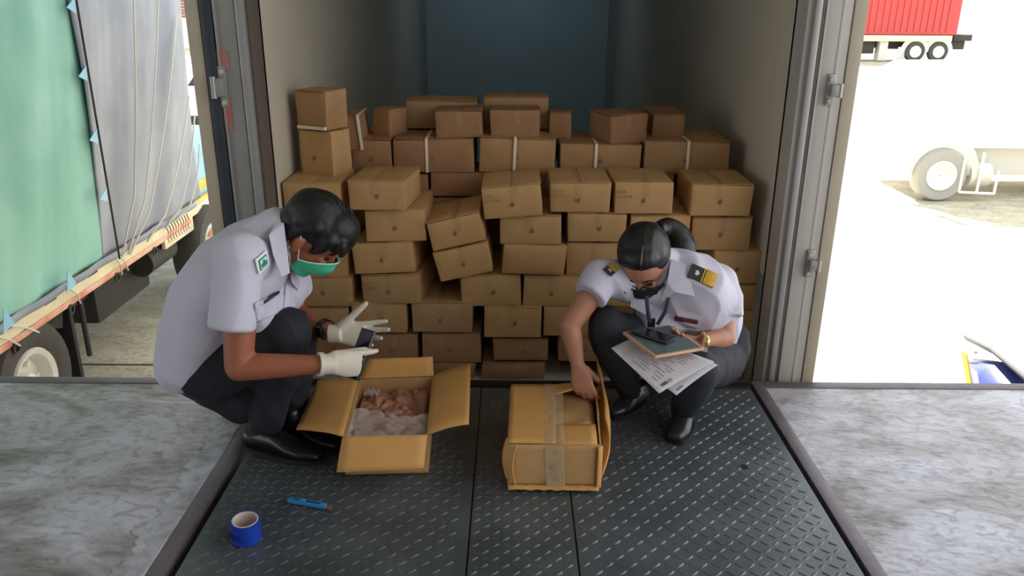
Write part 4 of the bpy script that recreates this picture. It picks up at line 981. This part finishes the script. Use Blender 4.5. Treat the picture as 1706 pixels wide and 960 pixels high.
def fm(u, v):
    p = bld(bld(fl, fr_, .04 + .92 * u), bld(bl_, br, .04 + .92 * u), .03 + .93 * v)
    ds = sorted(Vector(((s_.x - u) * .25, (s_.y - v) * .38, 0)).length / s_.z for s_ in SEEDS); k_ = min(1, (ds[1] - ds[0]) / .028)
    edge = min(u, 1 - u, v, 1 - v); p.z = zr - .046 + .020 * k_ ** .6 + .010 * noise.noise(p * 22) + .006 * noise.noise(p * 55) - (.03 * (1 - edge / .05) if edge < .05 else 0)
    if v < .45: p.z -= .012
    return p
MB().grid(fm, 70, 90).build('meat_block', 'meat', MP, angle=180)
def ff(u, v):
    p = bld(bld(fl, fr_, .03 + .94 * u), bld(bl_, br, .03 + .94 * u), .02 + (.40 + .07 * math.sin(u * 5.5 + .6)) * v)
    r = abs(noise.noise(Vector((u * 5 + v * 2, v * 3, 2)))); p.z = zr - .012 - .011 * (1 - r) ** 4 + .006 * noise.noise(Vector((u * 5, v * 4, 5))) + (.012 * max(0, .25 - u) / .25) + (.006 if v > .93 else 0); return p
MB().grid(ff, 60, 40).build('plastic_bag', 'film', MP, solid=.001, angle=180)
def fc(u, v):
    p = bl_ + Vector((.03, -.045, -.015)) + Vector((u * .05, -v * .04, 0)); p.z += .02 * noise.noise(Vector((u * 5, v * 5, 7))); return p
MB().grid(fc, 10, 10).build('bag_corner', 'film', MP, solid=.001, angle=180)
# ------------------------------------------------------------------ taped box being opened
TB = thing('taped_cardboard_box', 'taped carton on the tread plate, its lid being lifted by the woman', 'box', G(915, 735))
zt = .150
A, B_, C_, D = W(847, 740, 2.045), W(1000, 742, 2.035), W(992, 645, 2.36), W(851, 643, 2.36)
for p in (A, B_): p.z = zt
for p in (C_, D): p.z = zt
A, B_, C_, D = G(847, 740, zt), G(1000, 742, zt), G(992, 645, zt), G(852, 643, zt)
dn = Vector((0, 0, -zt + .010)); ins = Vector((.0, 0.012, 0))
def wallp(a, c, name='side_wall', m='card'):
    n = (c - a).cross(Vector((0, 0, 1))).normalized(); f = lambda u, v: bld(a, c, u) + dn * v + n * (.004 * math.sin(v * 3.14) * math.sin(u * 3.14) + .003 * noise.noise(Vector((u * 3, v * 3, a.x * 9))))
    return MB().grid(f, 10, 8).build(name, m, TB, solid=.005, angle=180)
wf = wallp(A, B_, 'front_wall'); wallp(B_, C_); wallp(C_, D); wallp(D, A)
MB().poly([p + dn + Vector((0, 0, .004)) for p in (A, B_, C_, D)], .004, (0, 0, 1)).build('base', 'card', TB)
def top(u, v): return bld(bld(A, B_, u), bld(D, C_, u), v)
lift = Vector((0, 0, .004))
# left half of the lid, flat; torn back strip lifted towards the hand
MB().grid(lambda u, v: top(u * .52, v) + lift + Vector((0, 0, .003 * math.sin(u * 3) * math.sin(v * 3))), 10, 14).build('lid', 'card_in', TB, solid=.005, angle=180)
e1, e2, e3, e4 = top(.51, .80), top(.51, 1.0), top(.97, 1.0), top(.95, .88) + Vector((0, 0, .022))
def lf(u, v):
    p = bld(bld(e1, e2, v), bld(e4, e3 + Vector((0, 0, .008)), v), u); p.z += .004 * math.sin(u * 3.1) + .005; return p
MB().grid(lf, 12, 6).build('lifted_lid', 'card_in', TB, solid=.005, angle=180)
# inner flap in front and packed surface behind it
MB().grid(lambda u, v: top(.50 + .47 * u, .36 * v) + Vector((0, 0, .002 - .010 * v)), 6, 6).build('inner_flap', 'card_in', TB, solid=.005, angle=180)
def pack(u, v):
    p = top(.5 + .47 * u, .36 + .6 * v); p.z = zt - .012 - .010 * v + .008 * noise.noise(Vector((u * 2, v * 3, 4))) - (.02 * max(0, u - .85) / .15); return p
MB().grid(pack, 14, 14).build('inner_carton', 'card', TB, solid=.004, angle=180)
# opened right flap standing up and bulging outwards
o1, o2 = B_ + Vector((.018, 0, -.02)), C_ + Vector((.02, 0, -.02))
def rf(u, v):
    p = bld(B_ + Vector((.006, -.004, -.11)), C_ + Vector((.004, .02, -.04)), u) ; q = bld(W(1008, 690, 2.2) + Vector((-.005, 0, -.01)), W(996, 598, 2.43), u)
    r = bld(p, q, v); r.x += .022 * math.sin(v * 3.0) + .006 * math.sin(u * 5); return r
MB().grid(rf, 14, 10).build('opened_flap', 'card_in', TB, solid=.005, angle=180)
# crushed front-left corner and torn front bottom edge
def cf(u, v):
    p = bld(A + dn * .98, A + Vector((.004, 0, -.002)), v); p += Vector((-.013 * math.sin(v * 2.9) - .006 + .03 * u, .05 * (1 - u) - .012, .0)); return p
MB().grid(cf, 5, 12).build('crushed_corner', 'card_in', TB, solid=.004, angle=180)
def bf(u, v):
    p = bld(A, B_, u) + dn; p += Vector((0, -.006 - .016 * v, .008 - .006 * v + .004 * noise.noise(Vector((u * 14, v, 2))))); return p
MB().grid(bf, 30, 3).build('torn_edge', 'card_in', TB, solid=.004, angle=180)
MB().grid(lambda u, v: bld(A, B_, .96 + .05 * u) + dn * v + Vector((.004, -.012 + .01 * u, 0)), 3, 8).build('corner_strip', 'card_in', TB, solid=.004, angle=180)
tw = .21
MB().grid(lambda u, v: top(.40 + tw * u, v) + Vector((0, 0, .0085 + .002 * noise.noise(Vector((u * 4, v * 14, 1))))), 8, 24).build('tape_strip', 'tape', TB, angle=180)
MB().grid(lambda u, v: bld(A, B_, .40 + tw * u + .02 * v) + dn * v + Vector((0, -.0095 - .002 * noise.noise(Vector((u * 4, v * 9, 6))), 0)), 8, 16).build('tape_strip', 'tape', TB, angle=180)
MB().grid(lambda u, v: bld(A, B_, .43 + .16 * u) + dn * (.74 + .26 * v) + Vector((0, -.014 - .006 * noise.noise(Vector((u * 5, v * 5, 3))), 0)), 8, 8).build('crumpled_tape', 'tape', TB, angle=180)
stamp(TB, bld(A, B_, .48) + dn * .47 + Vector((0, -.0085, 0)), .020, Matrix.Identity(3))
# ------------------------------------------------------------------ phone in the glove, pen
def slab_thing(name, label, cat, c, xa, nrm, L, Wd, Th, body, screen, border=.004, bev=.003):
    B = basis(Vector(xa), z=nrm); b3 = B.to_3x3()
    o = MB().box(c, (L, Wd, Th), B, bev).build(name, body); tag(o, label, cat)
    MB().box(c + b3 @ Vector((0, 0, Th / 2)), (L - border * 2, Wd - border * 2, .0012), B).build('screen', screen, o)
    return o, b3
slab_thing('smartphone', 'black smartphone held in the crouching man\'s near glove', 'phone', W(600, 590, 2.115), (.30, .42, .80), (-.72, -.50, .48), .150, .074, .009, 'ink', 'screen')
o = MB().loft([surf(shm, 437, 500, .009)[0], surf(shm, 449, 491, .009)[0], surf(shm, 460, 484, .009)[0]], [.0045, .005, .004], n=10).build('pen', 'ink'); tag(o, 'black pen clipped slantwise in the man\'s shirt pocket', 'pen')
MB().loft([surf(shm, 441, 498, .014)[0], surf(shm, 450, 491, .014)[0]], [.0018, .0018], n=6).build('clip', 'steel', o)
# ------------------------------------------------------------------ tablet, phone on it, papers
zt_ = .375
n1, n2, f1, f2 = G(1084, 590, zt_), G(1182, 588, zt_), G(1033, 549, zt_), G(1120, 549, zt_)
cx = (n1 + n2 + f1 + f2) / 4; ax = ((f1 + f2) - (n1 + n2)); Lb = ax.length / 2; wd = ((n2 - n1).length + (f2 - f1).length) / 2
MT['rose'] = mat('rose_gold_case', (216, 172, 140), 0.35, 0.3)
MT['tscreen'] = mat('tablet_glass', (92, 106, 106), 0.12)  # dark screen lightened, its grey-blue reflection put into the base colour
tb, b3 = slab_thing('tablet', 'rose-gold framed tablet resting on papers over the woman\'s knee', 'tablet', cx, ax, (0, 0, 1), Lb, wd, .009, 'rose', 'tscreen', .008, .003)
MB().cyl(n2 + Vector((-.012, .012, 0)), n2 + Vector((-.012, .012, .012)), .008).build('corner_guard', 'film', tb)
pa = G(1059, 549, zt_ + .012); pb = G(1119, 568, zt_ + .012)
ph_, _ = slab_thing('smartphone', 'dark smartphone lying on the woman\'s tablet', 'phone', bld(pa, pb, .5), pb - pa, (0, 0, 1), (pb - pa).length, .058, .008, 'ink', 'screen')
MT['paper'] = mat('white_paper', (228, 224, 230), 0.7)
MT['print'] = mat('grey_print', (120, 118, 126), 0.8)
def paper(TL, L, Bq, Rq, label, seed, dz):
    def f(u, v, e=0.0):
        p = bld(bld(TL, L, v), bld(Rq, Bq, v), u); p.z += dz + e + .006 * math.sin(u * 2.6) * math.sin(v * 3.0); return p
    o = MB().grid(f, 14, 14).build('paper_sheet', 'paper', solid=.0008, angle=180); tag(o, label, 'paper', 'papers on the woman\'s knee')
    rnd = random.Random(seed)
    def bar(u0, u1, v0, v1, m='print'): MB().grid(lambda a, c: f(u0 + (u1 - u0) * a, v0 + (v1 - v0) * c, .0016), 6, 2).build('printed_line', m, o, angle=180)
    if seed == 1:
        for r in range(13):
            v = .08 + r * .066; u = .16
            while u < .78:
                ln = rnd.uniform(.08, .26); bar(u, min(u + ln, .84), v, v + .010); u += ln + rnd.uniform(.02, .16)
        for q in range(9): bar(.90, .95, .70 + q * .022, .70 + q * .022 + rnd.choice((.007, .013)), 'ink')
        bar(.10, .105, .06, .6); bar(.1, .36, .055, .060)
    else:
        for q in range(8): bar(.94, .97, .78 + q * .02, .78 + q * .02 + .01, 'ink')
    return o
paper(W(1066, 560, 2.36), W(1018, 583, 2.28), W(1098, 659, 2.08), W(1190, 606, 2.12), 'printed white sheet with barcode hanging below the tablet', 1, .006)
paper(W(1080, 562, 2.35), W(1034, 588, 2.28), W(1127, 657, 2.10), W(1196, 606, 2.14), 'lower white sheet peeping out behind the printed one', 2, -.004)
# ------------------------------------------------------------------ tape roll, cutter knife
MT['tapeblue'] = mat('blue_tape', (24, 62, 168), 0.3, 0, 0.2, 12)
MT['core'] = mat('card_core', (206, 186, 178), 0.7)
tc = G(411, 898, 0.0); r = .0385; hh = .058
TR = thing('tape_roll', 'roll of blue packing tape standing on the tread plate', 'tape', tc)
B = basis(Vector((0.05, .0, 1)))
MB().lathe(tc + Vector((0, 0, .003)), (0.04, -0.02, 1), [(0, r * .88), (0, r), (hh, r), (hh, r * .88)], 48).build('tape_layers', 'tapeblue', TR)
MB().lathe(tc + Vector((0, 0, .003)), (0.04, -0.02, 1), [(-.0008, r * .80), (-.0008, r * .885), (hh + .0012, r * .885), (hh + .0012, r * .80)], 48).build('card_core', 'core', TR)
rnd = random.Random(5); b = MB(); MT['dkblue'] = mat('dark_blue_print', (16, 26, 84), 0.4)
x = -62
while x < 30:   # dark letter-like print on the outside of the roll
    w_ = rnd.uniform(3, 6)
    for q in range(rnd.choice((1, 2, 2))):
        a = rad(-90 + x + q * w_); zz = rnd.uniform(.016, .020)
        p = [tc + Vector((math.cos(a + d_) * (r + .0006), math.sin(a + d_) * (r + .0006), z_)) for d_, z_ in ((0, zz), (rad(2.4), zz), (rad(2.4), zz + .019), (0, zz + .019))]
        b.poly(p, .0008, (math.cos(a), math.sin(a), 0))
    a0 = rad(-90 + x); zz = rnd.choice((.018, .026, .034))
    p = [tc + Vector((math.cos(a0 + d_) * (r + .0006), math.sin(a0 + d_) * (r + .0006), z_)) for d_, z_ in ((0, zz), (rad(w_), zz), (rad(w_), zz + .003), (0, zz + .003))]; b.poly(p, .0008, (math.cos(a0), math.sin(a0), 0))
    x += w_ * 2.2
b.build('printed_lettering', 'dkblue', TR)
MT['knife'] = mat('cutter_blue', (52, 132, 190), 0.35)
k0, k1 = G(481, 833, .009), G(543, 844, .009); KN = thing('box_cutter', 'blue snap-off box cutter lying on the tread plate', 'knife', bld(k0, k1, .5) - Vector((0, 0, .009)))
d_ = (k1 - k0); B = basis(d_); b3 = B.to_3x3(); Lk = d_.length
MB().box(bld(k0, k1, .5), (Lk, .017, .011), B, .003).build('handle', 'knife', KN)
MB().box(bld(k0, k1, .5) + b3 @ Vector((0, 0, .0058)), (Lk * .7, .004, .002), B, .0005).build('slide_channel', 'dkblue', KN)
MB().box(bld(k0, k1, .38) + b3 @ Vector((0, 0, .008)), (.018, .009, .005), B, .001).build('thumb_slider', 'knife', KN)
MB().poly([k0 + b3 @ Vector((x, y, .001)) for x, y in [(.004, -.006), (.004, .005), (-.008, .004), (-.004, -.006)]], .001, (0, 0, 1)).build('blade', 'steel', KN)
MB().box(k1 + b3 @ Vector((.009, -.001, -.003)), (.018, .010, .005), B, .001).build('end_clip', 'stamp', KN)

# ------------------------------------------------------------------ cold haze hanging in the truck box
hz = bpy.data.materials.new('cold_haze'); hz.use_nodes = True; n = hz.node_tree.nodes; l = hz.node_tree.links
n.remove(n['Principled BSDF']); vs = n.new('ShaderNodeVolumePrincipled'); vs.inputs['Density'].default_value = 0.2; vs.inputs['Color'].default_value = (.80, .90, .95, 1); vs.inputs['Anisotropy'].default_value = 0.2
l.new(vs.outputs[0], n['Material Output'].inputs['Volume'])
o = MB().lim(CX0 + .01, CX1 - .01, 3.95, CY1 - .06, FLZ + .01, CZ - .01).build('haze', hz, smooth=False); o['kind'] = 'stuff'
tag(o, 'thin bluish haze hanging in the back of the truck box', 'haze')
